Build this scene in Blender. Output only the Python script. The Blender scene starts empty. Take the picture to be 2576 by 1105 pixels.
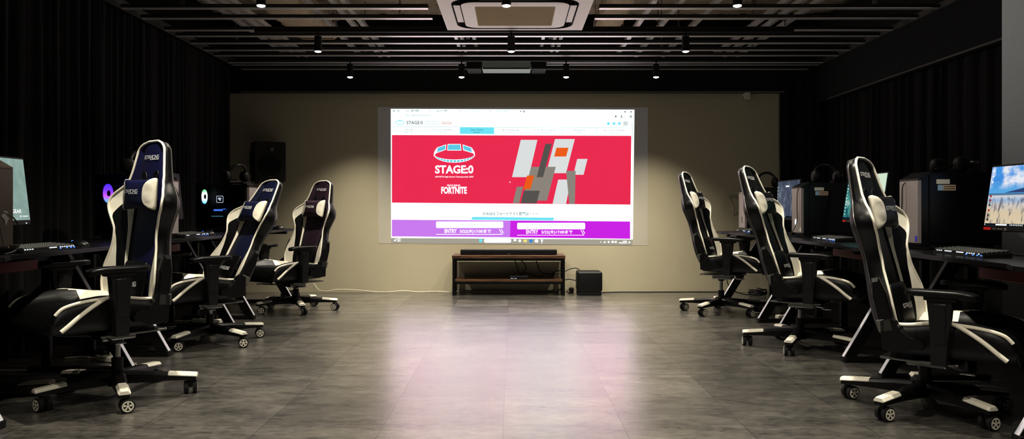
import bpy, bmesh, math, random
from mathutils import Vector, Matrix, Euler
random.seed(7)
C = bpy.context.scene.collection
sc = bpy.context.scene
PI = math.pi
GAM = .80
FPX, CX, CY, CAMZ = 1950.0, 1289.0, 522.0, 0.95

# ------------------------------------------------------------------ materials
def lin(r, g, b):
    f = lambda c: (c/255)/12.92 if c/255 <= .04045 else ((c/255+.055)/1.055)**2.4
    return (f(r), f(g), f(b), 1)

def mat(name, col, rough=.5, metal=0.0, noise=.12, scale=40, bump=0.0, spec=.5, emis=None, estr=0.0, sheen=0.0):
    m = bpy.data.materials.new(name); m.use_nodes = True
    nt = m.node_tree; N = nt.nodes; L = nt.links; b = N['Principled BSDF']
    tc = N.new('ShaderNodeTexCoord'); nz = N.new('ShaderNodeTexNoise')
    nz.inputs['Scale'].default_value = scale; nz.inputs['Detail'].default_value = 4
    L.new(tc.outputs['Object'], nz.inputs['Vector'])
    mx = N.new('ShaderNodeMix'); mx.data_type = 'RGBA'
    mx.inputs[6].default_value = tuple(c*(1-noise) for c in col[:3])+(1,)
    mx.inputs[7].default_value = tuple(min(1, c*(1+noise)) for c in col[:3])+(1,)
    L.new(nz.outputs['Fac'], mx.inputs[0]); L.new(mx.outputs[2], b.inputs['Base Color'])
    b.inputs['Roughness'].default_value = rough; b.inputs['Metallic'].default_value = metal
    b.inputs['Specular IOR Level'].default_value = spec
    if sheen: b.inputs['Sheen Weight'].default_value = sheen
    if bump:
        bp = N.new('ShaderNodeBump'); bp.inputs['Strength'].default_value = bump; bp.inputs['Distance'].default_value = .002
        L.new(nz.outputs['Fac'], bp.inputs['Height']); L.new(bp.outputs[0], b.inputs['Normal'])
    if emis:
        b.inputs['Emission Color'].default_value = emis; b.inputs['Emission Strength'].default_value = estr
    return m

def shown(c):
    """colour that reads as c once the view gamma is applied"""
    f = lambda x: max(x, 0)**(1/2.2); g = lambda x: x**2.2
    return tuple(g(f(x)**(GAM)) for x in c[:3])+(1,)
def emit(name, col, s=1.0):
    """self-luminous surface with a slight procedural unevenness"""
    m = bpy.data.materials.new(name); m.use_nodes = True
    nt = m.node_tree; N = nt.nodes; L = nt.links; N.remove(N['Principled BSDF'])
    col = shown(col); e = N.new('ShaderNodeEmission'); tc = N.new('ShaderNodeTexCoord'); nz = N.new('ShaderNodeTexNoise')
    nz.inputs['Scale'].default_value = 3
    L.new(tc.outputs['Object'], nz.inputs['Vector'])
    mx = N.new('ShaderNodeMix'); mx.data_type = 'RGBA'
    mx.inputs[6].default_value = tuple(c*.95 for c in col[:3])+(1,); mx.inputs[7].default_value = tuple(col[:3])+(1,)
    L.new(nz.outputs['Fac'], mx.inputs[0]); L.new(mx.outputs[2], e.inputs['Color'])
    e.inputs['Strength'].default_value = s
    L.new(e.outputs[0], N['Material Output'].inputs['Surface'])
    return m

def tint_glass(name, col, amt=.75, rough=.05):
    m = bpy.data.materials.new(name); m.use_nodes = True
    nt = m.node_tree; N = nt.nodes; L = nt.links; N.remove(N['Principled BSDF'])
    t = N.new('ShaderNodeBsdfTransparent'); t.inputs['Color'].default_value = col
    g = N.new('ShaderNodeBsdfGlossy'); g.inputs['Roughness'].default_value = rough
    fr = N.new('ShaderNodeFresnel'); fr.inputs['IOR'].default_value = 1.3
    mx = N.new('ShaderNodeMixShader')
    L.new(fr.outputs[0], mx.inputs[0]); L.new(t.outputs[0], mx.inputs[1]); L.new(g.outputs[0], mx.inputs[2])
    L.new(mx.outputs[0], N['Material Output'].inputs['Surface'])
    return m

M = dict(
    black_leather=mat('black_leather', lin(11,11,11), .42, 0, .2, 220, .25, spec=.38),
    white_leather=mat('white_leather', lin(246,241,226), .4, 0, .04, 220, .15),
    navy_lit_fabric=mat('navy_lit_fabric', lin(14,18,66), .6, 0, .15, 300, .2),  # navy, blue and plum: coloured light on black chair centres, put into the colour
    blue_lit_fabric=mat('blue_lit_fabric', lin(18,26,62), .6, 0, .15, 300, .2),
    plum_lit_fabric=mat('plum_lit_fabric', lin(52,34,48), .6, 0, .15, 300, .2),
    coal_fabric=mat('coal_fabric', lin(24,25,28), .5, 0, .15, 300, .2),
    black_plastic=mat('black_plastic', lin(13,13,13), .38, 0, .1, 120, .1),
    matte_plastic=mat('matte_plastic', lin(10,10,10), .6, 0, .1, 120, .1),
    grey_plastic=mat('grey_plastic', lin(98,96,92), .45, 0, .08, 120, .1),
    pad_white=mat('pad_white', lin(226,222,208), .5, 0, .04, 120, .1),
    rubber=mat('rubber', lin(16,16,16), .7, 0, .1, 120),
    chrome=mat('chrome', lin(190,190,190), .22, 1, .05, 60),
    steel=mat('steel', lin(150,150,150), .3, 1, .1, 60),
    thread=mat('thread', lin(235,235,235), .6, 0, .03, 300),
    desk_black=mat('desk_black', lin(14,14,15), .33, 0, .3, 260, .15),
    frame_black=mat('frame_black', lin(18,18,19), .35, .3, .1, 100, .05),
    lit_edge_pale=mat('lit_edge_pale', lin(205,205,214), .5, 0, .05, 60),  # pale tone paints the light on the black leg edges
    red_metal=mat('red_metal', lin(104,10,20), .4, .2, .1, 60),
    case_black=mat('case_black', lin(15,16,19), .35, 0, .1, 160, .08),
    case_grey=mat('case_grey', lin(158,150,148), .5, .2, .05, 160, .05),
    case_mid=mat('case_mid', lin(60,52,46), .5, .2, .06, 160, .05),
    dark_inside=mat('dark_inside', lin(8,8,10), .6),
    sticker_white=mat('sticker_white', lin(225,222,210), .6, 0, .05, 50),
    sticker_tan=mat('sticker_tan', lin(215,190,165), .6, 0, .05, 50),
    sticker_blue=mat('sticker_blue', lin(170,200,225), .6, 0, .05, 50),
    sticker_violet=mat('sticker_violet', lin(80,70,190), .5, 0, .05, 50),
    sticker_red=mat('sticker_red', lin(190,30,32), .5, 0, .05, 50, emis=lin(190,30,32), estr=.15),
    ink=mat('ink', lin(70,60,60), .7),
    wood=None, white_panel=mat('white_panel', lin(248,244,243), .45, 0, .03, 20, emis=None),
    grille=mat('grille', lin(214,198,166), .6, 0, .15, 300, .4),
    galv=mat('galv', lin(246,246,246), .42, .7, .04, 30),
    shaded_steel=mat('shaded_steel', lin(58,58,58), .5, .3, .15, 30),  # same metal as the bar lips, shade on the flanges painted in
    rail_grey=mat('rail_grey', lin(120,120,116), .45, .4, .1, 30),
    insulation=mat('insulation', lin(205,190,165), .95, 0, .35, 22, 1.0),
    projector_grey=mat('projector_grey', lin(176,192,188), .5, 0, .04, 30),
    cable_black=mat('cable_black', lin(14,14,14), .5),
    cable_white=mat('cable_white', lin(205,198,180), .5),
    speaker_black=mat('speaker_black', lin(9,9,9), .5, 0, .15, 200, .2),
    cone_black=mat('cone_black', lin(8,8,8), .6),
    glass_dark=tint_glass('glass_dark', (.75,.75,.8,1)),
    lamp_glow=emit('lamp_glow', (1,.97,.88), 14),
    led_white=emit('led_white', (.85,.93,1), 1.2),
    led_blue=emit('led_blue', (.08,.25,1), 1.5),
    led_green=emit('led_green', (.1,1,.3), 2.0),
    led_cyan=emit('led_cyan', (.2,.75,.9), 1.0),
    curtain=mat('curtain', lin(8,8,8), .9, 0, .2, 90, .2, sheen=.05),
    keycap=mat('keycap', lin(52,52,50), .5, 0, .1, 60),
)
def wood_mat():
    m = bpy.data.materials.new('dark_wood'); m.use_nodes = True
    nt = m.node_tree; N = nt.nodes; L = nt.links; b = N['Principled BSDF']
    tc = N.new('ShaderNodeTexCoord'); mp = N.new('ShaderNodeMapping'); mp.inputs['Scale'].default_value = (2, 30, 30)
    nz = N.new('ShaderNodeTexNoise'); nz.inputs['Scale'].default_value = 3; nz.inputs['Detail'].default_value = 8
    cr = N.new('ShaderNodeValToRGB'); cr.color_ramp.elements[0].position = .3; cr.color_ramp.elements[1].position = .75
    cr.color_ramp.elements[0].color = lin(52,34,24); cr.color_ramp.elements[1].color = lin(118,86,60)
    L.new(tc.outputs['Object'], mp.inputs[0]); L.new(mp.outputs[0], nz.inputs['Vector'])
    L.new(nz.outputs['Fac'], cr.inputs[0]); L.new(cr.outputs[0], b.inputs['Base Color']); b.inputs['Roughness'].default_value = .45
    return m
M['wood'] = wood_mat()

# ------------------------------------------------------------------ mesh builder
class MB:
    def __init__(s): s.v = []; s.f = []; s.m = []
    def add(s, vs, fs, mi=0):
        o = len(s.v); s.v += [tuple(v) for v in vs]
        for f in fs: s.f.append(tuple(i+o for i in f)); s.m.append(mi)
        return s
    def _bm(s, bm, mi, mtx=None):
        if mtx is not None: bmesh.ops.transform(bm, matrix=mtx, verts=bm.verts)
        bm.verts.index_update()
        s.add([v.co[:] for v in bm.verts], [[v.index for v in f.verts] for f in bm.faces], mi); bm.free()
        return s
    def box(s, c, size, bev=0, rot=None, mi=0, seg=2):
        bm = bmesh.new(); bmesh.ops.create_cube(bm, size=1)
        bmesh.ops.scale(bm, vec=size, verts=bm.verts)
        if bev: bmesh.ops.bevel(bm, geom=bm.edges[:], offset=min(bev, min(size)*.49), segments=seg, affect='EDGES', profile=.5)
        m = Matrix.Translation(c)
        if rot is not None: m = m @ Euler(rot).to_matrix().to_4x4()
        return s._bm(bm, mi, m)
    def cyl(s, p0, p1, r0, r1=None, n=16, mi=0, caps=True):
        r1 = r0 if r1 is None else r1; p0 = Vector(p0); p1 = Vector(p1); d = (p1-p0).normalized()
        a = d.orthogonal().normalized(); b = d.cross(a); vs = []
        for p, r in ((p0, r0), (p1, r1)):
            for i in range(n):
                t = 2*PI*i/n; vs.append(p+a*(r*math.cos(t))+b*(r*math.sin(t)))
        fs = [(i, (i+1) % n, n+(i+1) % n, n+i) for i in range(n)]
        if caps: fs += [tuple(range(n-1, -1, -1)), tuple(range(n, 2*n))]
        return s.add(vs, fs, mi)
    def tube(s, pts, r, n=8, mi=0, closed=False):
        pts = [Vector(p) for p in pts]; k = len(pts); vs = []; fs = []; a = None
        for i, p in enumerate(pts):
            t = (pts[(i+1) % k]-pts[i-1]) if closed else (pts[min(i+1, k-1)]-pts[max(i-1, 0)])
            t.normalize()
            a = t.orthogonal().normalized() if a is None else (a-t*a.dot(t)).normalized()
            b = t.cross(a)
            rr = r[i] if isinstance(r, (list, tuple)) else r
            for j in range(n):
                q = 2*PI*j/n; vs.append(p+a*(rr*math.cos(q))+b*(rr*math.sin(q)))
        for i in range(k if closed else k-1):
            for j in range(n):
                i2 = (i+1) % k
                fs.append((i*n+j, i*n+(j+1) % n, i2*n+(j+1) % n, i2*n+j))
        if not closed: fs += [tuple(range(n-1, -1, -1)), tuple((k-1)*n+j for j in range(n))]
        return s.add(vs, fs, mi)
    def prism(s, poly, h0, h1, axes='xz', mi=0):
        """polygon in two axes extruded along the third from h0 to h1"""
        third = [a for a in 'xyz' if a not in axes][0]
        def pt(p, h):
            d = {axes[0]: p[0], axes[1]: p[1], third: h}; return (d['x'], d['y'], d['z'])
        n = len(poly)
        vs = [pt(p, h0) for p in poly]+[pt(p, h1) for p in poly]
        fs = [(i, (i+1) % n, n+(i+1) % n, n+i) for i in range(n)]+[tuple(range(n-1, -1, -1)), tuple(range(n, 2*n))]
        return s.add(vs, fs, mi)
    def ell(s, c, r, n=20, k=12, mi=0, p=1.0):
        vs = []; fs = []
        sg = lambda x: math.copysign(abs(x)**p, x)
        for i in range(k+1):
            a = -PI/2+PI*i/k
            for j in range(n):
                b = 2*PI*j/n
                vs.append((c[0]+r[0]*sg(math.cos(a))*sg(math.cos(b)), c[1]+r[1]*sg(math.cos(a))*sg(math.sin(b)), c[2]+r[2]*sg(math.sin(a))))
        for i in range(k):
            for j in range(n): fs.append((i*n+j, i*n+(j+1) % n, (i+1)*n+(j+1) % n, (i+1)*n+j))
        return s.add(vs, fs, mi)
    def mesh(s, name, mats, smooth=False, angle=35):
        me = bpy.data.meshes.new(name); me.from_pydata(s.v, [], s.f)
        for m in mats: me.materials.append(m)
        me.polygons.foreach_set('material_index', s.m)
        bm = bmesh.new(); bm.from_mesh(me); bmesh.ops.remove_doubles(bm, verts=bm.verts, dist=1e-6)
        bmesh.ops.recalc_face_normals(bm, faces=bm.faces); bm.to_mesh(me); bm.free()
        if smooth:
            me.polygons.foreach_set('use_smooth', [True]*len(me.polygons))
            me.set_sharp_from_angle(angle=math.radians(angle))
        me.update(); return me

def put(name, me, parent=None, loc=(0,0,0), rot=(0,0,0)):
    o = bpy.data.objects.new(name, me); C.objects.link(o)
    o.location = loc; o.rotation_euler = rot
    if parent: o.parent = parent
    return o
def obj(name, mb, mats, parent=None, loc=(0,0,0), rot=(0,0,0), smooth=False, angle=35):
    if not isinstance(mats, (list, tuple)): mats = [mats]
    return put(name, mb.mesh(name, mats, smooth, angle), parent, loc, rot)
def tag(o, label=None, cat=None, group=None, kind=None):
    if label: o['label'] = label
    if cat: o['category'] = cat
    if group: o['group'] = group
    if kind: o['kind'] = kind
    return o
def thing(name, label, cat, loc=(0,0,0), rz=0, group=None):
    o = bpy.data.objects.new(name, None); C.objects.link(o); o.location = loc; o.rotation_euler = (0,0,rz)
    o.empty_display_size = .1
    return tag(o, label, cat, group)
def struct(name, mb, mats, smooth=False):
    return tag(obj(name, mb, mats, smooth=smooth), kind='structure')
def interp(tab, x):
    if x <= tab[0][0]: return tab[0][1]
    for (a, b), (c, d) in zip(tab, tab[1:]):
        if x <= c:
            t = (x-a)/(c-a); t = t*t*(3-2*t) if False else t
            return b+(d-b)*t
    return tab[-1][1]
def smooth_tab(tab, n=80, it=3):
    x0, x1 = tab[0][0], tab[-1][0]
    xs = [x0+(x1-x0)*i/n for i in range(n+1)]; ys = [interp(tab, x) for x in xs]
    for _ in range(it): ys = [ys[0]]+[(ys[i-1]+2*ys[i]+ys[i+1])/4 for i in range(1, n)]+[ys[-1]]
    return list(zip(xs, ys))

_tc = {}
def text_geo(body, bold=0.0):
    key = (body, bold)
    if key not in _tc:
        cu = bpy.data.curves.new('text', 'FONT'); cu.body = body; cu.offset = bold; cu.resolution_u = 3
        o = bpy.data.objects.new('text', cu); C.objects.link(o)
        dg = bpy.context.evaluated_depsgraph_get(); dg.update()
        me = bpy.data.meshes.new_from_object(o.evaluated_get(dg))
        V = [tuple(v.co) for v in me.vertices]; F = [tuple(p.vertices) for p in me.polygons]
        bpy.data.objects.remove(o); bpy.data.curves.remove(cu); bpy.data.meshes.remove(me)
        _tc[key] = (V, F)
    return _tc[key]
def add_text(mb, body, x0, y0, x1, y1, fn, bold=0.0, mi=0, keep=False):
    """fit text into the box x0..x1, y0..y1 (2D), fn maps 2D to 3D"""
    V, F = text_geo(body, bold)
    if not V: return
    ax = min(v[0] for v in V); bx = max(v[0] for v in V); ay = min(v[1] for v in V); by = max(v[1] for v in V)
    mb.add([fn(x0+(v[0]-ax)/(bx-ax)*(x1-x0), y0+(v[1]-ay)/(by-ay)*(y1-y0)) for v in V], F, mi)

GLYPH = {'G': [[(.8,1),(0,1),(0,0),(.8,0),(.8,.5),(.4,.5)]], 'T': [[(0,1),(.8,1)],[(.4,1),(.4,0)]],
    'R': [[(0,0),(0,1),(.8,1),(.8,.5),(.05,.5),(.8,0)]], 'A': [[(-.15,-.4),(.5,1),(.8,1),(.8,0)],[(.2,.42),(.8,.42)]],
    'C': [[(.8,1),(0,1),(0,0),(.8,0)]], 'I': [[(.1,0),(.1,1)]], 'N': [[(0,0),(0,1),(.8,0),(.8,1)]]}
def racing_logo(mb, cu, cv, wid, hei, wfn):
    """squared stitched lettering, centred at (cu,cv), on the surface w=wfn(u,v)"""
    x = 0; segs = []
    for ch in 'GTRACING':
        for st in GLYPH[ch]:
            for a, b in zip(st, st[1:]): segs.append(((a[0]+x, a[1]), (b[0]+x, b[1])))
        x += .35 if ch == 'I' else 1.02
    tot = x-.22
    segs.append(((3.0, -.3), (tot, -.3)))
    for (ax, ay), (bx, by) in segs:
        d = math.hypot(bx-ax, by-ay); nx, ny = -(by-ay)/d*.09, (bx-ax)/d*.09
        k = max(1, int(d/.25)); ex, ey = (bx-ax)/d*.07, (by-ay)/d*.07
        vs = []
        for i in range(k+1):
            t = i/k; px = (ax-ex)+(bx-ax+2*ex)*t; py = (ay-ey)+(by-ay+2*ey)*t
            for sgn in (1, -1):
                u = cu+((px+nx*sgn)/tot-.5)*wid; v = cv+((py+ny*sgn)-.5)*hei
                vs.append((wfn(u, v)+.0025, u, v))
        mb.add(vs, [(2*i, 2*i+2, 2*i+3, 2*i+1) for i in range(k)])

# ------------------------------------------------------------------ camera + render look
cam = bpy.data.objects.new('camera', bpy.data.cameras.new('camera')); C.objects.link(cam)
cam.location = (0, 0, CAMZ); cam.rotation_euler = (PI/2, 0, 0)
cam.data.sensor_width = 36; cam.data.lens = 36*FPX/2576
cam.data.shift_x = -(CX-1288)/2576; cam.data.shift_y = -(552.5-CY)/2576
cam.data.clip_start = .05; sc.camera = cam
sc.view_settings.view_transform = 'Standard'; sc.view_settings.look = 'None'; sc.view_settings.gamma = GAM
w = bpy.data.worlds.new('world'); sc.world = w; w.use_nodes = True
w.node_tree.nodes['Background'].inputs[0].default_value = (.5,.5,.55,1); w.node_tree.nodes['Background'].inputs[1].default_value = .006

def W(px, py, d): return Vector(((px-CX)*d/FPX, d, CAMZ-(py-CY)*d/FPX))
WALL = 8.70
LX, RX = -3.16, 3.50
# ------------------------------------------------------------------ room shell
def bp_out(b, N, L, nf):
    k = N.new('ShaderNodeBump'); k.inputs['Strength'].default_value = .22; k.inputs['Distance'].default_value = .002
    L.new(nf.outputs['Fac'], k.inputs['Height']); return k.outputs[0]
def floor_mat():
    m = bpy.data.materials.new('floor_tiles'); m.use_nodes = True
    nt = m.node_tree; N = nt.nodes; L = nt.links; b = N['Principled BSDF']
    tc = N.new('ShaderNodeTexCoord')
    br = N.new('ShaderNodeTexBrick'); br.offset = 0; br.inputs['Scale'].default_value = 1
    br.inputs['Brick Width'].default_value = .5225; br.inputs['Row Height'].default_value = .507
    br.inputs['Mortar Size'].default_value = .0026; br.inputs['Mortar Smooth'].default_value = .3
    br.inputs['Color1'].default_value = (.6,.6,.6,1); br.inputs['Color2'].default_value = (1.2,1.2,1.2,1); br.inputs['Mortar'].default_value = (.38,.38,.38,1)
    mp0 = N.new('ShaderNodeMapping'); mp0.inputs['Location'].default_value = (.04, -.334, 0)
    L.new(tc.outputs['Object'], mp0.inputs[0]); L.new(mp0.outputs[0], br.inputs['Vector'])
    mp = N.new('ShaderNodeMapping'); mp.inputs['Scale'].default_value = (1.5, 3.2, 1); mp.inputs['Rotation'].default_value = (0,0,.12)
    L.new(tc.outputs['Object'], mp.inputs[0])
    nz = N.new('ShaderNodeTexNoise'); nz.inputs['Scale'].default_value = 2.2; nz.inputs['Detail'].default_value = 10; nz.inputs['Roughness'].default_value = .68
    L.new(mp.outputs[0], nz.inputs['Vector'])
    nf = N.new('ShaderNodeTexNoise'); nf.inputs['Scale'].default_value = 60; nf.inputs['Detail'].default_value = 6
    L.new(mp.outputs[0], nf.inputs['Vector'])
    cr = N.new('ShaderNodeValToRGB'); cr.color_ramp.elements[0].position = .38; cr.color_ramp.elements[1].position = .63
    cr.color_ramp.elements[0].color = lin(40,39,37); cr.color_ramp.elements[1].color = lin(116,112,105)
    n3 = N.new('ShaderNodeTexNoise'); n3.inputs['Scale'].default_value = 11; n3.inputs['Detail'].default_value = 12; n3.inputs['Roughness'].default_value = .75; n3.inputs['Distortion'].default_value = .5
    L.new(mp.outputs[0], n3.inputs['Vector'])
    av = N.new('ShaderNodeMath'); av.operation = 'ADD'; L.new(nz.outputs['Fac'], av.inputs[0]); L.new(n3.outputs['Fac'], av.inputs[1])
    hf = N.new('ShaderNodeMath'); hf.operation = 'MULTIPLY'; hf.inputs[1].default_value = .5; L.new(av.outputs[0], hf.inputs[0])
    L.new(hf.outputs[0], cr.inputs[0])
    mu = N.new('ShaderNodeMix'); mu.data_type = 'RGBA'; mu.blend_type = 'MULTIPLY'; mu.inputs[0].default_value = 1
    L.new(cr.outputs[0], mu.inputs[6]); L.new(br.outputs['Color'], mu.inputs[7]); L.new(mu.outputs[2], b.inputs['Base Color'])
    mr = N.new('ShaderNodeMapRange'); mr.inputs[3].default_value = .22; mr.inputs[4].default_value = .38
    L.new(nz.outputs['Fac'], mr.inputs[0]); L.new(mr.outputs[0], b.inputs['Roughness']); b.inputs['Coat Weight'].default_value = .9; b.inputs['Coat Roughness'].default_value = .30; L.new(bp_out(b, N, L, nf), b.inputs['Coat Normal']); b.inputs['Coat IOR'].default_value = 2.0
    ad = N.new('ShaderNodeMath'); ad.operation = 'MULTIPLY_ADD'; ad.inputs[1].default_value = -.6
    L.new(br.outputs['Fac'], ad.inputs[0]); L.new(nf.outputs['Fac'], ad.inputs[2])
    bp = N.new('ShaderNodeBump'); bp.inputs['Strength'].default_value = .25; bp.inputs['Distance'].default_value = .002
    L.new(ad.outputs[0], bp.inputs['Height']); L.new(bp.outputs[0], b.inputs['Normal'])
    return m
def wall_mat(name, c, bump=.3, scale=180, rough=.8):
    return mat(name, c, rough, 0, .12, scale, bump)
MW = wall_mat('wall_paint', lin(196,188,164)); MD = wall_mat('dark_paint', lin(12,13,16), .5, 90); MP = mat('speckled_pillar', lin(190,190,190), .9, 0, .35, 170, .8)
MBM = mat('beam_dark', lin(34,37,40), .9, 0, .5, 60, .6)
Y0 = -.6
struct('floor', MB().box((.2, (Y0+WALL)/2, -.05), (7.2, WALL-Y0+.4, .1)), floor_mat())
struct('wall_back', MB().box((.2, WALL+.06, 1.115), (7.2, .12, 2.23)), MW)
# header above the light wall: dark band with a pale lower lip
struct('trim_1', MB().box((.2, WALL+.03, 2.87), (7.2, .16, 1.27)), MD)
struct('trim_2', MB().box((.0, WALL-.06, 2.237), (6.05, .02, .016)), M['rail_grey'])
struct('wall_left', MB().box((LX-.2, (Y0+WALL)/2, 1.65), (.1, WALL-Y0+.3, 3.3)), MD)
struct('wall_right', MB().box((RX+.2, (Y0+WALL)/2, 1.65), (.1, WALL-Y0+.3, 3.3)), MD)
struct('wall_front', MB().box((.2, Y0-.05, 1.65), (7.2, .1, 3.3)), MD)
# beam along the right side, with a thin pale rail under it
struct('trim_3', MB().box((3.52, (Y0+WALL)/2, 2.56), (.26, WALL-Y0, .88)), MBM)
struct('trim_4', MB().box((3.382, 5.75, 2.115), (.02, 5.1, .014)), M['rail_grey'])
struct('trim_5', MB().box((3.40, 4.6, 2.53), (.05, 8.0, .02)).box((3.375, 4.6, 2.545), (.006, 8.0, .05)), M['rail_grey'])
struct('trim_6', MB().box((-3.08, 4.6, 2.535), (.06, 8.0, .02)).box((-3.05, 4.6, 2.55), (.006, 8.0, .05)), M['rail_grey'])
struct('trim_7', MB().prism([(3.05,4.83),(3.62,4.83),(3.62,5.43),(3.44,5.43)], 0, 3.24, 'xy'), MP)   # square pillar
# slab with sprayed insulation and shallow ribs across the room
mb = MB(); nx, ny = 90, 120; vs = []
for j in range(ny+1):
    for i in range(nx+1):
        x = -3.4+7.2*i/nx; y = 3.2+5.7*j/ny
        rib = .07*max(0, math.sin(y*2*PI/.55))**.5 if abs(x) < 2.9 else 0
        vs.append((x, y, 3.12-rib+random.uniform(-.012, .012)))
mb.add(vs, [(j*(nx+1)+i, j*(nx+1)+i+1, (j+1)*(nx+1)+i+1, (j+1)*(nx+1)+i) for j in range(ny) for i in range(nx)])
mb.box((.2, (Y0+WALL)/2, 3.26), (7.2, WALL-Y0+.4, .1))
struct('ceiling', mb, mat('sprayed_slab', lin(190,178,158), .95, 0, .45, 14, 1.0))

ORD = ['first','second','third','fourth','fifth','sixth','seventh','eighth','ninth','tenth','eleventh','twelfth','thirteenth','fourteenth']
# suspended bars across the room
bars = [8.62, 8.35, 8.22, 7.84, 7.57, 7.25, 6.95, 6.72, 6.30, 5.98, 5.62, 5.3, 4.95]
def bar_mesh(spans, nm):
    mb = MB()
    for x0, x1 in spans:
        c_, w_ = (x0+x1)/2, x1-x0
        mb.box((c_, 0, .003), (w_, .05, .006), mi=0).box((c_, .0235, .019), (w_, .003, .026), mi=1).box((c_, -.0235, .019), (w_, .003, .026), mi=1)
    return mb.mesh(nm, [M['galv'], M['shaded_steel']])
bar_me = bar_mesh([(-3.01,3.29)], 'bar')
bar_l, bar_r = bar_mesh([(-3.01,-.65)], 'bar_left'), bar_mesh([(.67,3.29)], 'bar_right')
for i, y in enumerate(bars):
    cut = 5.4 < y < 6.62
    for me_, w_ in (((bar_l, 'left'), (bar_r, 'right')) if cut else ((bar_me, ''),)):
        lab = '%s metal ceiling bar out from the screen wall, ' % ORD[i]
        lab += ('%s of the air conditioner' % w_) if cut else 'spanning the room crosswise'
        tag(put('ceiling_bar', me_, loc=(0, y, 2.482)), lab, 'ceiling bar', 'bars hung across the ceiling')
# galvanised channels running toward the screen wall, above the bars
chx = [-2.45, -2.32, -2.23, -1.66, -1.43, -1.34, -.55, -.49, -.37, .30, .41, .47, 1.14, 1.34, 1.63, 2.2, 2.30, 2.44]
ch_me = MB().box((0, 6.5, .0), (.038, 3.8, .004)).box((-.018, 6.5, .018), (.004, 3.8, .036)).box((.018, 6.5, .018), (.004, 3.8, .036)).mesh('channel', [M['galv']])
ch_far = MB().box((0, 7.45, .0), (.03, 1.5, .004)).box((-.014, 7.45, .018), (.004, 1.5, .036)).box((.014, 7.45, .018), (.004, 1.5, .036)).mesh('channel_far', [M['galv']])
for i, x in enumerate(chx):
    far = abs(x) < .8
    o = put('ceiling_channel', ch_far if far else ch_me, loc=(x, 0, 2.58 if i % 3 else 2.60))
    tag(o, '%s galvanised ceiling channel counting from the left, running toward the screen wall' % (ORD+['fifteenth','sixteenth','seventeenth','eighteenth'])[i], 'ceiling channel', 'channels above the ceiling bars')
rods = [(-2.60,6.1),(-2.60,7.3),(-1.5,6.6),(-1.5,7.9),(-.42,7.3),(.36,7.3),(1.24,6.6),(1.5,7.0),(1.5,7.8),(2.32,6.6),(2.32,7.5),(2.85,6.1),(-.9,6.2),(1.9,6.1)]
rod_me = MB().cyl((0,0,2.50), (0,0,3.10), .006, n=8).box((0,0,2.56), (.03,.03,.04)).mesh('rod', [M['steel']], True)
for i, (x, y) in enumerate(rods):
    tag(put('hanger_rod', rod_me, loc=(x, y, 0)), 'thin steel hanger rod holding the ceiling grid up to the slab', 'hanger rod', 'rods holding the ceiling grid')
# lagged ducts
def lagged(x, wd, ht, y0, y1, zt, lab):
    mb = MB(); n = 20; k = 50; vs = []
    for j in range(k+1):
        y = y0+(y1-y0)*j/k
        for i in range(n):
            a = 2*PI*i/n; q = 1+random.uniform(-.07, .07)
            vs.append((x+wd/2*q*math.copysign(abs(math.cos(a))**.7, math.cos(a)), y+random.uniform(-.01,.01), zt+ht/2*q*math.copysign(abs(math.sin(a))**.7, math.sin(a))))
    mb.add(vs, [(j*n+i, j*n+(i+1) % n, (j+1)*n+(i+1) % n, (j+1)*n+i) for j in range(k) for i in range(n)]+[tuple(range(n)), tuple(k*n+i for i in range(n))])
    t = thing('insulated_duct', lab, 'duct', (0,0,0))
    obj('lagging', mb, M['insulation'], t, smooth=True)
    for y in (y0+.4, (y0+y1)/2, y1-.3): obj('hanger_strap', MB().box((x-wd/2-.008,y,zt+.14), (.003,.03,.42)).box((x+wd/2+.008,y,zt+.14), (.003,.03,.42)).box((x,y,zt-ht/2-.02), (wd+.02,.03,.003)), M['steel'], t)
lagged(-2.02, .42, .26, 4.4, 8.1, 2.80, 'wide duct wrapped in rough grey insulation above the left ceiling bars')
lagged(.95, .26, .22, 4.4, 7.9, 2.80, 'narrower duct wrapped in rough insulation, right of the ceiling air conditioner')

# lighting tracks and spot lamps
TRACKS = [(5.12, 'nearest black lighting track, at the top edge of the view'), (6.62, 'middle black lighting track, just behind the air conditioner'), (7.93, 'black lighting track nearest the screen wall')]
for y, lab in TRACKS:
    tag(obj('lighting_track', MB().box((.1, 0, 0), (4.6, .036, .032), .003), M['matte_plastic'], loc=(0, y, 2.462)), lab, 'lighting track', 'lighting tracks')
can = MB().cyl((0,0,-.155), (0,0,-.035), .031, n=24).cyl((0,0,-.162), (0,0,-.155), .029, .031, n=24).mesh('can', [M['black_plastic']], True)
stem = MB().cyl((0,0,-.04), (0,0,.012), .007, n=10).box((0,0,.02), (.05,.03,.02), .003).mesh('stem', [M['matte_plastic']], True)
lens = MB().cyl((0,0,-.166), (0,0,-.1605), .027, n=24).ell((0,0,-.165), (.026,.026,.008), 16, 6).mesh('lens', [M['lamp_glow']], True)
LAMPS = [(-1.66,7.93,'leftmost on the track by the screen wall'),(-.52,7.93,'second from left on the track by the screen wall'),(.55,7.93,'third from left on the track by the screen wall'),(1.47,7.93,'rightmost on the track by the screen wall'),
    (-1.66,6.62,'left on the middle lighting track'),(-.01,6.62,'centre of the middle track, below the air conditioner edge'),(1.48,6.62,'right on the middle lighting track'),
    (-1.66,5.12,'left of the nearest row, at the photo top'),(-.04,5.12,'centre of the nearest row, before the air conditioner'),(1.486,5.12,'right of the nearest row, at the photo top')]
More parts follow.
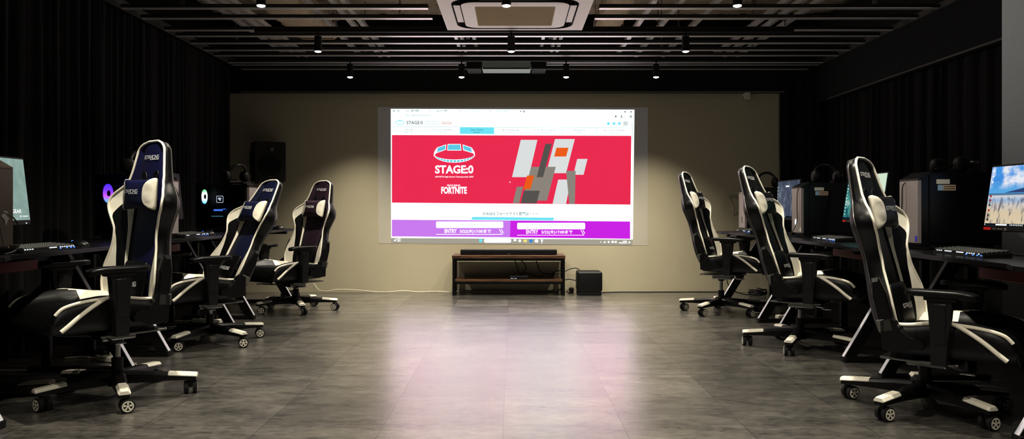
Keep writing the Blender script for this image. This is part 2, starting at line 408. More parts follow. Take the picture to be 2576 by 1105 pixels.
def spot(x, y, z, e, ang=125, blend=1.0, col=(1,.935,.81)):
    l = bpy.data.lights.new('spot_light', 'SPOT'); l.energy = e; l.spot_size = math.radians(ang); l.spot_blend = blend
    l.color = col; l.shadow_soft_size = .03
    o = bpy.data.objects.new('spot_light', l); C.objects.link(o); o.location = (x, y, z)
    return o
E_SPOT = 150
pillar_fill = spot(2.75, 2.9, 2.40, 48, 62, .9, (1,.97,.93)); pillar_fill.rotation_euler = (Vector((3.30,4.83,1.9))-pillar_fill.location).to_track_quat('-Z', 'Y').to_euler()  # unseen spot added to brighten the right pillar
for x, y, lab in LAMPS:
    t = thing('spot_lamp', 'black cylinder spot lamp, '+lab, 'ceiling lamp', (x, y, 2.446), 0, 'black spot lamps on the tracks')
    put('lamp_housing', can, t); put('stem', stem, t); put('lens', lens, t)
    spot(x, y, 2.446-.18, E_SPOT*(1.42 if y > 7.5 else 1), 97 if y > 7.5 else 125)
for x, y in ((-1.66,3.5),(0,3.5),(1.5,3.5),(-1.66,1.8),(0,1.8),(1.5,1.8)): spot(x, y, 2.27, E_SPOT*1.1)

# ceiling cassette air conditioner
AY, AX, AZ, AW = 6.0, -.0, 2.452, 1.14
ac = thing('ceiling_air_conditioner', 'square white ceiling air conditioner with a beige intake grille', 'air conditioner', (AX+.02, AY, AZ))
mb = MB(); 
def ring(mb, ro, ri, zo, zi, n=10, mi=0, pw=.18):
    def sq(r, cr):
        pts = []
        for k in range(4):
            cxn, cyn = [(1,1),(-1,1),(-1,-1),(1,-1)][k]
            for i in range(n+1):
                a = PI/2*k+PI/2*i/n
                pts.append(((r-cr)*cxn+cr*math.cos(a), (r-cr)*cyn+cr*math.sin(a)))
        return pts
    o = sq(*ro); q = sq(*ri); k = len(o)
    mb.add([(x, y, zo) for x, y in o]+[(x, y, zi) for x, y in q], [(i, (i+1) % k, k+(i+1) % k, k+i) for i in range(k)], mi)
    return o, q
ring(mb, (.57,.005), (.57,.005), .06, 0); ring(mb, (.57,.005), (.515,.01), 0, -.002); ring(mb, (.515,.01), (.47,.16), -.002, -.012)
ring(mb, (.40,.10), (.385,.08), -.02, -.022); ring(mb, (.385,.08), (.33,.03), -.022, -.026); ring(mb, (.33,.03), (.305,.02), -.026, -.026)
o_, q_ = ring(mb, (.305,.02), (.3,.02), -.026, -.024)
obj('panel', mb, M['white_panel'], ac, smooth=True)
mb = MB(); ring(mb, (.47,.16), (.455,.15), -.012, .02); ring(mb, (.455,.15), (.415,.12), .02, .02); ring(mb, (.415,.12), (.40,.10), .02, -.02)
obj('air_slot', mb, M['matte_plastic'], ac, smooth=True)
for k in range(4):
    obj('air_louver', MB().box((.435, 0, -.004), (.05, .52, .006), .003), M['white_panel'], ac, rot=(0, 0, PI/2*k))
mb = MB().box((0,0,-.02), (.6,.6,.006))
for i in range(29): mb.box((0, -.29+.58*i/28, -.0245), (.59, .006, .004))
obj('intake_grille', mb, M['grille'], ac)

# projector under the bars near the screen wall
pr = thing('projector', 'grey projector hung in a black bracket above the screen', 'projector', (-.062, 8.2, 2.39))
obj('body', MB().box((0,0,.045), (.51,.30,.082), .008), M['projector_grey'], pr)
obj('lens_slot', MB().box((0,-.148,.004), (.49,.01,.012), .002), M['matte_plastic'], pr)
for sx in (-1, 1):
    obj('bracket', MB().box((sx*.34, .0, .055), (.15,.3,.11), .004).box((sx*.28, 0, .115), (.06,.06,.08)), M['matte_plastic'], pr)
obj('hanger', MB().cyl((-.34,.05,.1),(-.34,.05,.72),.012).cyl((.34,.05,.1),(.34,.05,.72),.012), M['matte_plastic'], pr)
obj('cable', MB().tube([(.25,-.12,.02),(.29,-.13,.025),(.33,-.14,.05),(.36,-.1,.09)], .004), M['cable_white'], pr)
# small sensor box at the top right of the light wall
sb = thing('wall_sensor', 'small pale box sensor at the top right of the light wall', 'sensor', (2.62, 8.65, 2.165))
obj('case', MB().box((0,0,.03), (.06,.06,.075), .008), M['pad_white'], sb); obj('bracket', MB().box((0,.03,.045), (.08,.03,.03), .004), M['pad_white'], sb)

# ------------------------------------------------------------------ curtains
def curtain(name, lab, p0, p1, z0, z1, amp, pitch, seed, nrm):
    rnd = random.Random(seed); p0 = Vector(p0); p1 = Vector(p1); ln = (p1-p0).length; n = int(ln/.012); k = 8
    ph = 0; offs = []; cur = pitch
    for i in range(n+1):
        if i % 9 == 0: cur = pitch*rnd.uniform(.6, 1.6)
        ph += 2*PI*(ln/n)/cur; offs.append(ph)
    mod = [rnd.uniform(.6, 1.2) for _ in range(n//30+3)]
    mb = MB(); vs = []
    for j in range(k+1):
        z = z0+(z1-z0)*j/k; t = j/k
        for i in range(n+1):
            q = offs[i]; a = amp*mod[i//30]*(.55+.45*(1-t)) if t < .93 else amp*.55
            dx = a*(math.sin(q+.25*math.sin(3*t+q*.3))+.25*math.sin(2.3*q+1))
            v = p0+(p1-p0)*(i/n)+Vector(nrm)*dx+(p1-p0).normalized()*(.02*math.sin(t*5+i*.05)*(1-t))
            vs.append((v.x, v.y, z))
    mb.add(vs, [(j*(n+1)+i, j*(n+1)+i+1, (j+1)*(n+1)+i+1, (j+1)*(n+1)+i) for j in range(k) for i in range(n)])
    return tag(obj(name, mb, M['curtain'], smooth=True, angle=180), lab, 'curtain', 'black curtains')
curtain('curtain', 'long black floor-length curtain along the left wall behind the nearer desks', (-3.14,1.2,0), (-3.14,5.9,0), .015, 2.515, .035, .13, 3, (1,0,0))
curtain('curtain', 'black pleated curtain on the left wall beside the pale screen wall', (-3.14,5.92,0), (-3.14,8.62,0), .015, 2.515, .035, .13, 4, (1,0,0))
curtain('curtain', 'black curtain on the right wall under the dark beam', (3.46,5.5,0), (3.46,8.5,0), .015, 2.1, .03, .16, 5, (1,0,0))
curtain('curtain', 'narrow black curtain gathered at the right end of the pale wall', (2.985,8.64,0), (3.63,8.64,0), .015, 2.42, .02, .11, 6, (0,1,0))

# ------------------------------------------------------------------ projected picture on the light wall
SD = WALL-.0015
def SP(px, py, k=0):
    p = W(px, py, SD); return (p.x, SD-.0012*k, p.z)
PAGE = emit('page_white', (.86,1,1,1), 1.5)
E_ = dict(page=PAGE, red=emit('banner_red', lin(238,42,80), 1.0), cyan=emit('page_cyan', lin(112,232,250), 1.0), vio=emit('panel_violet', lin(205,124,242), 1.0),
    mag=emit('panel_magenta', lin(206,34,232), 1.0), grey=emit('taskbar_grey', lin(168,163,148), 1), ink=emit('page_ink', lin(40,62,66), 1.0), pale=emit('page_pale', lin(110,150,155), 1.0),
    white=emit('mark_white', (.95,1,1,1), 1.3), cyan2=emit('logo_cyan', lin(96,205,232), 1.0), drink=emit('script_red', lin(200,110,90), 1.0), yellow=emit('icon_yellow', lin(245,232,130), 1.0),
    shard1=emit('shard_pale', lin(222,226,226), 1.0), shard2=emit('shard_grey', lin(150,142,132), .9), shard3=emit('shard_dark', lin(92,88,84), .9), orange=emit('shard_orange', lin(240,92,24), 1.0),
    blue=emit('icon_blue', lin(60,140,220), 1.0), navline=emit('nav_line', lin(150,185,190), 1.0))
for k, m in E_.items():
    if k not in ('page', 'red', 'mag', 'vio'): m.cycles.emission_sampling = 'NONE'
for k in ('lamp_glow','led_white','led_blue','led_green','led_cyan','sticker_red'): M[k].cycles.emission_sampling = 'NONE'
scr = thing('projection_screen', 'bright projected web page with a red banner on the light wall', 'projected screen', SP(1290, 445, 0))
ORG = Vector(scr.location)
al = bpy.data.lights.new('screen_light', 'AREA'); al.shape = 'RECTANGLE'; al.size = 2.72; al.size_y = 1.46; al.energy = 15; al.color = (1,.93,.95)
alo = bpy.data.objects.new('screen_light', al); C.objects.link(alo); alo.location = (.0, SD-.03, 1.29); alo.rotation_euler = (-PI/2, 0, 0)
def flat(name, m, polys=(), texts=(), k=1, bold=.0):
    mb = MB()
    for p in polys:
        vs = [Vector(SP(x, y, k))-ORG for x, y in p]; mb.add(vs, [tuple(range(len(p)))])
    for t in texts:
        body, x0, y0, x1, y1 = t[:5]; b = t[5] if len(t) > 5 else bold
        add_text(mb, body, x0, -y1, x1, -y0, lambda x, y: Vector(SP(x, -y, k))-ORG, b)
    return obj(name, mb, m, scr)
def rect(x0, y0, x1, y1): return [(x0,y0),(x1,y0),(x1,y1),(x0,y1)]
def rrect(x0, y0, x1, y1, r=3):
    p = []
    for cx_, cy_, a0 in ((x1-r,y1-r,0),(x0+r,y1-r,90),(x0+r,y0+r,180),(x1-r,y0+r,270)):
        for i in range(5): a = math.radians(a0+22.5*i); p.append((cx_+r*math.cos(a), cy_+r*math.sin(a)))
    return p
def disc(x, y, r, ry=None, n=16): return [(x+r*math.cos(2*PI*i/n), y+(ry or r)*math.sin(2*PI*i/n)) for i in range(n)]
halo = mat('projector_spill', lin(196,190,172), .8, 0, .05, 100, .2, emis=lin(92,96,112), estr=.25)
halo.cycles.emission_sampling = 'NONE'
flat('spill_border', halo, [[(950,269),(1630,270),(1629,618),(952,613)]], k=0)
flat('web_page', E_['page'], [[(983,274),(1596,276),(1592,603),(984,599)]], k=1)
flat('taskbar', E_['grey'], [[(984,599),(1592,603),(1591,617),(984,611)]], k=1)
flat('red_banner', E_['red'], [[(986,340),(1588,342),(1586,515),(986,510)]], k=2)
flat('violet_panel', E_['vio'], [[(986,553),(1284,555),(1283,597.5),(986,595)]], k=2)
flat('magenta_panel', E_['mag'], [[(1284,555),(1585,557.5),(1585,601),(1283,597.5)]], k=2)
flat('active_tab', E_['cyan'], [[(1157,320),(1243,320.5),(1243,337.5),(1157,337)]], k=2)
flat('heading_bar', E_['cyan'], [[(1189,546),(1395,548),(1391,555),(1185,553)]], k=3)
# browser rows
flat('browser_marks', E_['ink'], [rect(1309,279,1311,282), rect(1317,278,1319,283), rect(1571,280,1574,283), rect(1586,280,1589,283),
    disc(1549,293,2), rect(1561,295,1566,296.5), disc(1563.5,292,1.6), rect(1569,272+306-272-12,1571,295)],
    [('stage zero 検索',1097,276.5,1125,281.5),('e18 ・運営 検索',1021,276,1054,281.5),('x',1080,278,1082.5,281),('x',1156,278,1159,281),('x',1232,278,1235,281)], k=3, bold=.01)
flat('address_row', E_['pale'], [[(990,291),(992,289.5),(992,292.5)]], [('https://stage0.jp/game/fortnite',1019,288,1082,293),('eSPORTS High-School 大会 エントリー',1172,277,1225,281.5),('ENTRY STAGE:0',1249,277.5,1279,281.5)], k=3, bold=.01)
def annulus(cx_, cy_, ro, ri, n=20):
    return [[(cx_+ro*math.cos(2*PI*i/n), cy_+ro*math.sin(2*PI*i/n)), (cx_+ro*math.cos(2*PI*(i+1)/n), cy_+ro*math.sin(2*PI*(i+1)/n)),
             (cx_+ri*math.cos(2*PI*(i+1)/n), cy_+ri*math.sin(2*PI*(i+1)/n)), (cx_+ri*math.cos(2*PI*i/n), cy_+ri*math.sin(2*PI*i/n))] for i in range(n)]
flat('browser_icons', E_['ink'], annulus(991,279,2.6,1.5,12)+annulus(1002.5,279,2.4,1.5,12)+annulus(1587,293.5,2.9,1.5,14), k=3)
def earc(cx_, cy_, rx, ry, rx2, ry2, a0, a1, n=40, dy=0):
    out = []
    for i in range(n):
        a = math.radians(a0+(a1-a0)*i/n); b = math.radians(a0+(a1-a0)*(i+1)/n)
        out.append([(cx_+rx*math.cos(a), cy_+ry*math.sin(a)),(cx_+rx*math.cos(b), cy_+ry*math.sin(b)),(cx_+rx2*math.cos(b), cy_+dy+ry2*math.sin(b)),(cx_+rx2*math.cos(a), cy_+dy+ry2*math.sin(a))])
    return out
flat('header_emblem', E_['cyan'], earc(1006,308.5,12,5.5,10.6,4,0,360,24)+[rect(1002,302.5,1010,305)], k=3)
flat('menu_icon', E_['ink'], [rect(1568,306.7,1579,307.9), rect(1568,310.2,1579,311.4), rect(1568,313.6,1579,314.8)], k=3)
flat('header_wordmark', E_['ink'], [], [('STAGE:0',1023,304.5,1063.5,313,.012)], k=3)
flat('header_subtitle', E_['pale'], [], [('eSPORTS High School',1069,304,1105,308),('Championship 2025',1069,309.5,1105,314)], k=3, bold=.01)
flat('sponsor_script', E_['drink'], [], [('Coca-Cola',1111,305,1136,313,.015)], k=3)
flat('social_icons', E_['cyan'], [disc(1530.5,311,3.6), disc(1544.5,311,3.6), disc(1558,311,3.6)], k=3)
flat('nav_lines', E_['navline'], [rect(988,319.3,1157,320.1), [(1243,320),(1585,321.6),(1585,322.4),(1243,320.8)]]+[rect(x,320.5,x+1,336) for x in (1070.5,1327.5,1413.5,1500.5)]+[rect(1590,308,1591,360)], k=3)
navs = [('ブロスタ',1018,1038,'BRAWL STARS',1017,1039),('クラッシュ・ロワイヤル',1088,1139,'CLASH ROYALE',1102,1125),('フォートナイト',1184,1216,'FORTNITE',1191,1207),('オーバーウォッチ2',1264,1306,'OVERWATCH 2',1275,1296),
    ('リーグ・オブ・レジェンド',1343,1398,'LEAGUE OF LEGENDS',1356,1385),('ヴァロラント',1442,1472,'VALORANT',1449,1465),('ストリートファイター6',1518,1570,'STREET FIGHTER 6',1530,1559)]
tx = []
for i, (a, x0, x1, b, u0, u1) in enumerate(navs):
    s = i*.35; tx += [(a, x0, 324+s, x1, 329+s, .014), (b, u0, 331.5+s, u1, 333.8+s, .01)]
flat('nav_lettering', E_['ink'], [], tx, k=4)
# banner emblem + lettering
flat('banner_emblem', E_['white'], earc(1143,388,52,21.5,52,14.5,-8,188,44,dy=-1)
    +[[(1126,362.5),(1159,362.5),(1161,379),(1125,379)],[(1100,371),(1122.5,363.5),(1122,377),(1097,386)],[(1163.5,363.5),(1186,371),(1190,386),(1165,378.5)],
      [(1099,371),(1097,386),(1091,394),(1092,383)],[(1187,371),(1194,383),(1195,394),(1190,386)]], k=3)
segs = []
for i in range(15):
    a0, a1 = 14+i*10.1, 14+i*10.1+7.6
    segs += [[(1143+(51)*math.cos(math.radians(a)), 388+(20.2)*math.sin(math.radians(a))) for a in (a0,a1)]+[(1143+51*math.cos(math.radians(a)), 387+(16.2)*math.sin(math.radians(a))) for a in (a1,a0)]]
flat('emblem_tiles', E_['cyan2'], segs[1:-1], k=4)
flat('emblem_panels', E_['cyan2'], [[(1127.5,364),(1157.5,364),(1159.5,377.5),(1126.5,377.5)],[(1101.5,372),(1121,365.5),(1120.5,376),(1099.5,383.5)],[(1165,365.5),(1184.5,372),(1187.5,383.5),(1166.5,376.5)]], k=4)
flat('banner_lettering', E_['white'], [], [('STAGE:0',1094.5,416,1191,437,.035)], k=4)
flat('zero_slash', E_['red'], [[(1179,431),(1180.4,431.6),(1185.4,421.5),(1184,420.9)]], k=5)
flat('banner_subtitle', E_['white'], [], [('eSPORTS High-School Championship 2025',1094.5,443,1191,448,.016)], k=4)
flat('banner_title', E_['white'], [], [('FEATURING',1125,464.5,1158,469,.03),('FORTNITE',1110,470,1174.5,488,.045)], k=4)
# plain generic stand-in for the banner artwork: slanted shards in its greys, white and orange
flat('artwork_shards_pale', E_['shard1'], [[(1310,352),(1352,352),(1330,446),(1288,446)],[(1396,350),(1446,350),(1424,436),(1374,436)],[(1404,452),(1436,452),(1424,513.2),(1390,512.8)],[(1452,400),(1478,400),(1468,440),(1442,440)]], k=3)
flat('artwork_shards_grey', E_['shard2'], [[(1336,420),(1398,420),(1376,505),(1314,505)],[(1424,430),(1448,430),(1446,513.5),(1432,513.3)],[(1300,470),(1316,470),(1306,511.6),(1290,511.4)]], k=4)
flat('artwork_shards_dark', E_['shard3'], [[(1372,362),(1388,362),(1366,446),(1350,446)],[(1318,480),(1358,480),(1350,512),(1310,511.8)]], k=5)
flat('artwork_shards_orange', E_['orange'], [[(1326,442),(1344,442),(1334,476),(1316,476)],[(1400,372),(1430,372),(1424,394),(1394,394)]], k=6)
flat('pointer', E_['white'], [[(1281,456),(1285,459),(1282.5,460.5)]], k=4)
flat('heading_lettering', E_['ink'], [], [('STAGE:0 フォートナイト部門は・・・',1215,533,1352,542.5,.008)], k=3)
flat('entry_boxes', E_['white'], [rrect(1097,557.5,1266,574), [(x, y+.7) for x, y in rrect(1301,560,1472,576.5)]], k=3)
flat('entry_box_lettering', E_['ink'], [], [('ストリートファイター6',1160,564,1203,567.5,.008),], k=4)
flat('second_box_lettering', E_['ink'], [], [('ブロスタ・クラッシュ・ロワイヤル・フォートナイト・',1334,563.5,1441,567,.006),('オーバーウォッチ2・リーグ・オブ・レジェンド・ヴァロラント',1326,570,1448,573.5,.006)], k=4)
flat('entry_lettering', E_['white'], [rect(1097,589.3,1262,590.6),[(1255,577),(1257,577),(1265,590.6),(1263,590.6)],[(1260,577),(1262,577),(1268,587),(1266,587)],
    rect(1301,591.2,1468,592.5),[(1460,579),(1462,579),(1470,592.5),(1468,592.5)],[(1465,579),(1467,579),(1472.5,588),(1470.5,588)]],
    [('ENTRY',1118.5,576.5,1149,586.5,.03),('5/22(木)17:00まで',1157,577,1235,588,.025),('ENTRY',1323.5,578.5,1354,588.5,.03),('5/22(木)17:00まで',1362,579,1440,590,.025)], k=3)
for nm_, pl_ in (('taskbar_search', [rrect(1217.5,600.5,1286,611,4.5)]), ('taskbar_icon', [rect(1292,602,1299,607)]), ('taskbar_icon', [disc(1307.5,606,3.6)]), ('taskbar_icon', [rrect(1345,602.5,1354,610.5,3)]), ('taskbar_icon', [[(1360,603),(1366.5,603),(1364.5,608),(1362,608)], rect(1362.4,607.9,1364,613)]),
        ('weather_icon', [[(990,606),(996,600.5),(996,607.5)]]), ('weather_text', [rect(998,600.5,1008,603), rect(999,605,1008,607.5)]), ('tray_icon', [[(1509,610),(1513,610),(1511,607)]]), ('tray_icon', [disc(1521,609.5,2.6,2)]), ('tray_icon', [disc(1531,609,2.6)]), ('tray_icon', [rrect(1538,606,1544.5,611.5,2)]), ('tray_icon', [disc(1549,609,2.8)]),
        ('clock_text', [rect(1567,606,1577,608.5), rect(1557,610,1577,612.5)]), ('tray_icon', [disc(1583,610,2.4)])): flat(nm_, E_['white'], pl_, k=3)
flat('taskbar_start', E_['cyan'], [rect(1205.5,601.5,1213,609.5)], k=4)
flat('taskbar_folder', E_['yellow'], [rect(1317,603,1325.5,609.5)], k=4)
flat('taskbar_browser', E_['blue'], [disc(1335.5,606.5,4.6)], k=4)

# ------------------------------------------------------------------ stand, sound gear on the back wall
st = thing('media_stand', 'low dark wood and black metal media stand under the screen', 'TV stand', (-.04, 8.5, 0))
obj('top_board', MB().box((0,0,.416), (1.22,.33,.034), .004), M['wood'], st)
obj('shelf_board', MB().box((0,0,.158), (1.16,.30,.024), .003), M['wood'], st)
for sx in (-1, 1):
    for sy in (-1, 1): obj('leg', MB().box((sx*.592, sy*.15, .1995), (.026,.026,.399), .002), M['frame_black'], st)
    obj('side_rail', MB().box((sx*.592, 0, .385), (.022,.28,.022)).box((sx*.592, 0, .132), (.022,.28,.022)).box((sx*.592,0,.012), (.022,.28,.022)), M['frame_black'], st)
for sy in (-1, 1): obj('cross_rail', MB().box((0, sy*.15, .386), (1.16,.022,.024)).box((0, sy*.145, .134), (1.16,.02,.022)), M['frame_black'], st)
sbz = thing('soundbar', 'long slim black soundbar lying on the media stand', 'soundbar', (-.04, 8.47, .433))
obj('body', MB().box((0,0,.03), (1.05,.105,.056), .008), M['speaker_black'], sbz)
obj('badge', MB().box((0,-.054,.01), (.035,.003,.005)), M['grey_plastic'], sbz)
sub = thing('subwoofer', 'black cube subwoofer on the floor right of the media stand', 'subwoofer', (.835, 8.47, 0))
obj('body', MB().box((0,0,.148), (.268,.268,.215), .02, seg=3), M['speaker_black'], sub, smooth=True)
obj('base', MB().box((0,0,.02), (.255,.255,.04), .012), M['matte_plastic'], sub)
bx = thing('network_box', 'small black network box with white lights on the stand shelf', 'router', (.07, 8.42, .170))
obj('case', MB().box((0,0,.02), (.20,.12,.036), .004), M['case_black'], bx)
mb = MB()
for i, x in enumerate((-.085,-.075,-.066,-.05,-.038,-.028)): mb.box((x,-.061,.012 if i % 2 else .014), (.006,.003,.006))
obj('status_lights', mb, M['led_white'], bx)
def cable(name, lab, pts, r=.005, m='cable_black', grp=None, n=90):
    P = [Vector(p) for p in pts]; out = []
    for i in range(len(P)-1):
        p0, p1, p2, p3 = P[max(i-1,0)], P[i], P[i+1], P[min(i+2,len(P)-1)]
        for k in range(8):
            t = k/8; out.append(.5*((2*p1)+(-p0+p2)*t+(2*p0-5*p1+4*p2-p3)*t*t+(-p0+3*p1-3*p2+p3)*t**3))
    out.append(P[-1])
    return tag(obj(name, MB().tube(out, r, 8), M[m], smooth=True), lab, 'cable', grp)
cable('cable', 'black cable looping down from the stand top to the shelf, left one', [(.02,8.6,.38),(.05,8.58,.30),(.08,8.56,.22),(.15,8.55,.225),(.24,8.54,.20),(.30,8.52,.177)])
cable('cable', 'black cable hanging in a wide loop behind the network box', [(.06,8.62,.38),(.13,8.62,.33),(.15,8.62,.27),(.11,8.60,.22),(.06,8.56,.18)])
cable('cable', 'black cable dropping from the stand top toward the subwoofer side', [(.26,8.62,.38),(.29,8.61,.28),(.33,8.60,.225),(.43,8.58,.21),(.54,8.60,.22),(.63,8.62,.26),(.70,8.61,.275),(.745,8.59,.26)])
cable('cable', 'black cable tangle lying on the right end of the stand shelf', [(.27,8.50,.176),(.33,8.53,.19),(.37,8.51,.176),(.34,8.49,.18),(.40,8.53,.18),(.45,8.56,.20),(.46,8.55,.235),(.42,8.56,.21),(.48,8.6,.24),(.56,8.62,.25)], .006)
cable('cable', 'short black cable between the stand and the subwoofer at mid height', [(.585,8.64,.14),(.63,8.63,.15),(.69,8.61,.14),(.73,8.60,.13)])
cable('cable', 'thin black cable lying on the floor right of the subwoofer along the wall', [(.97,8.6,.006),(1.2,8.64,.006),(1.6,8.65,.006),(2.0,8.66,.006),(2.3,8.66,.006)], .005)
ad = thing('power_adapter', 'small black power adapter on the floor between stand and subwoofer', 'power adapter', (.655, 8.6, 0))
obj('body', MB().box((0,0,.03), (.05,.04,.06), .01), M['matte_plastic'], ad); obj('cord', MB().tube([(0,0,.02),(-.03,-.03,.006),(-.045,-.06,.005),(-.03,-.08,.005)], .004), M['cable_black'], ad)
cable('cable', 'pale cable lying wavy on the floor along the wall left of the stand', [(-2.22,8.66,.10),(-2.15,8.62,.03),(-2.05,8.60,.02),(-1.95,8.62,.035),(-1.75,8.63,.03),(-1.5,8.62,.008),(-1.35,8.6,.012),(-1.2,8.62,.022),(-1.05,8.62,.008),(-.85,8.6,.016),(-.7,8.6,.008)], .006, 'cable_white')
cable('cable', 'grey cable on the floor running under the media stand', [(-.62,8.57,.02),(-.45,8.56,.02),(-.3,8.55,.014),(-.1,8.54,.02),(0,8.55,.01),(.12,8.56,.013)], .005, 'cable_white')
sp = thing('wall_speaker', 'black two-way loudspeaker mounted high on the left of the pale wall', 'speaker', (-2.665, 8.46, 1.227), math.radians(27))
obj('cabinet', MB().box((0,0,.217), (.33,.26,.43), .008), M['speaker_black'], sp)
obj('woofer', MB().cyl((-.0,-.131,.17), (0,-.137,.17), .125, .12, 32).cyl((0,-.137,.17), (0,-.132,.17), .11, .06, 32, mi=1), [M['black_plastic'], M['cone_black']], sp, smooth=True)
obj('tweeter', MB().cyl((.02,-.131,.35), (.02,-.136,.35), .045, .042, 28).ell((.012,-.134,.35), (.022,.012,.022), 16, 8, mi=1), [M['cone_black'], M['grey_plastic']], sp, smooth=True)
obj('bass_port', MB().cyl((.12,-.131,.31), (.12,-.133,.31), .028, n=24), M['cone_black'], sp)
mb = MB(); add_text(mb, 'Panasonic', -.03, .05, .04, .063, lambda x, y: (x, -.1385, y), .02); obj('badge', mb, M['grey_plastic'], sp)
obj('wall_bracket', MB().box((-.14,.10,.22), (.06,.10,.26), .004).box((-.12,.16,.25), (.10,.03,.14)), M['matte_plastic'], sp)
obj('mounting_feet', MB().box((-.12,0,-.008), (.03,.1,.02)).box((.12,0,-.008), (.05,.1,.02)), M['matte_plastic'], sp)

# ------------------------------------------------------------------ desks
def desk(side, xf, yc, ztop, lab):
    """side +1: desk on the right (front edge faces -x); -1: left"""
    t = thing('gaming_desk', lab, 'desk', (xf*side, yc, 0), 0 if side > 0 else PI, 'black gaming desks')
    L_, D_ = 1.60, .68; th = .022
    # local: x from 0 (front edge) to D_, y along the desk
    out = []
    pts = [(.03, -L_/2), (D_-.02, -L_/2), (D_, -L_/2+.02), (D_, L_/2-.02), (D_-.02, L_/2), (.03, L_/2), (.006, L_/2-.01), (0, L_/2-.04), (0, .56), (.05, .44), (.05, -.44), (0, -.56), (0, -L_/2+.04), (.006, -L_/2+.01)]
    obj('desktop', MB().prism(pts, ztop-th, ztop, 'xy'), M['desk_black'], t)
    obj('edge_strip', MB().prism([(.0,-.56),(.05,-.44),(.05,.44),(0,.56),(-.003,.56),(.046,.44),(.046,-.44),(-.003,-.56)], ztop-th+.003, ztop-.004, 'xy'), M['frame_black'], t)
    for s in (-1, 1):
        y = s*.58
        fr = obj('leg_frame', MB().prism([(.0,.03),(.075,.03),(.46,ztop-.05),(.375,ztop-.05)], y-.015, y+.015, 'xz')
            .box((.30,y,.016), (.60,.05,.028), .004).box((.34,y,ztop-.036), (.56,.05,.028), .004).box((.50,y,ztop/2), (.05,.03,ztop-.08)), M['frame_black'], t)
        obj('foot_cap', MB().box((.005,y,.018), (.02,.056,.034), .004), M['matte_plastic'], fr)
        obj('edge_highlight', MB().prism([(-.004,.03),(.0,.03),(.375,ztop-.05),(.371,ztop-.05)], y-.015, y+.015, 'xz'), M['lit_edge_pale'], fr)  # thin strip painted pale as light caught along the slanted leg
    obj('cable_tray', MB().box((.16, -s_side(side)*.32, ztop-.062), (.05,.44,.052), .004), M['red_metal'], t)
    obj('cross_beam', MB().box((.45,0,ztop-.055), (.04,1.13,.06), .003), M['frame_black'], t)
    return t
def s_side(s): return 1 if s > 0 else -1
LZ, RZ = .735, .712
LYC = [3.90, 5.53, 7.16]; RYC = [3.70, 5.34, 6.98]
WHO = ['nearest the camera', 'in the middle of its row', 'nearest the screen wall']
for i, y in enumerate(LYC): desk(-1, 2.19, y, LZ, 'black gaming desk with slanted legs in the left row, '+WHO[i])
for i, y in enumerate(RYC): desk(1, 2.03, y, RZ, 'black gaming desk with slanted legs in the right row, '+WHO[i])

# ------------------------------------------------------------------ computers on the desks
def tower(side, xf, y0, z, lab, front, style):
    """front face looks to the aisle; the broad side toward -y is the one the camera sees"""
    Wd, Dp, H = .205, .47, .37
    t = thing('computer_tower', lab, 'computer', (xf*side, y0, z), 0 if side > 0 else PI, 'desktop computer towers')
    # local x 0 (front) .. Dp (rear); local camera side is y=0 on the right, on the left the thing is turned by 180 deg
    cs = 1 if side > 0 else -1
    ya, yb = (0, Wd) if side > 0 else (-Wd, 0)
    for px_ in (.05, Dp-.06):
        obj('foot', MB().box((px_, (ya+yb)/2, .0125), (.05, Wd-.02, .025), .004), M['matte_plastic'], t)
    zb = .025
    mb = MB()
    prof = [(.02,zb),(Dp,zb),(Dp,zb+H+.04),(.075,zb+H+.04),(.02,zb+H)]
    if style == 'rgb':
        mb.box((Dp/2,(ya+yb)/2,zb+.005), (Dp-.02,Wd,.01)).box((Dp-.005,(ya+yb)/2,zb+.20), (.01,Wd,.40)).box((.03,(ya+yb)/2,zb+.2), (.02,Wd,.40))
        mb.box((Dp/2+.02,(ya+yb)/2,zb+H+.035), (Dp-.06,Wd,.01)).prism([(.02,zb+H-.01),(.08,zb+H+.03),(.08,zb+H+.04),(.02,zb+H)], ya, yb, 'xz')
        far = yb if side > 0 else ya
        mb.box((Dp/2, far-cs*.005, zb+.2), (Dp-.02,.01,.39))
    else:
        mb.prism(prof, ya+.004, yb-.004, 'xz')
    obj('case', mb, M['case_black'] if style != 'rgb' else M['dark_inside'], t)
    fp = obj('front_panel', MB().prism([(0,zb+.012),(.02,zb+.012),(.02,zb+H),(.0,zb+H-.006)], ya, yb, 'xz'), M[front], t)
    obj('top_bevel', MB().prism([(.0,zb+H-.004),(.022,zb+H-.004),(.077,zb+H+.036),(.077,zb+H+.044),(.07,zb+H+.044),(.0,zb+H+.004)], ya, yb, 'xz'), M['case_mid' if style == 'mid' else 'case_black'], t)
    yc = ya if side > 0 else yb           # camera-side plane
    o = -cs
    if style == 'rgb':
        obj('glass_side', MB().box((Dp/2+.02, yc+o*.002, zb+.21), (Dp-.06,.004,.39)), M['glass_dark'], t)
    else:
        obj('side_panel', MB().box((Dp/2+.03, yc+o*.001, zb+.205), (Dp-.07,.006,.385), .002), M['case_black'], t)
    return t, fp, ya, yb, yc, o, zb, H, Dp
# left row
LTX = 2.30
L_T = []
for i, (yf, lab, fr, stl) in enumerate([(3.57,'dark computer tower at the left edge, beside the pale green monitor','case_mid','mid'),
        (5.34,'computer tower with a purple glowing fan, behind the nearest left chair','case_grey','rgb'),
        (6.98,'computer tower with a rainbow fan and glowing square cooler badge','case_grey','rgb')]):
    L_T.append(tower(-1, LTX, yf-.205, LZ, lab, fr, stl))
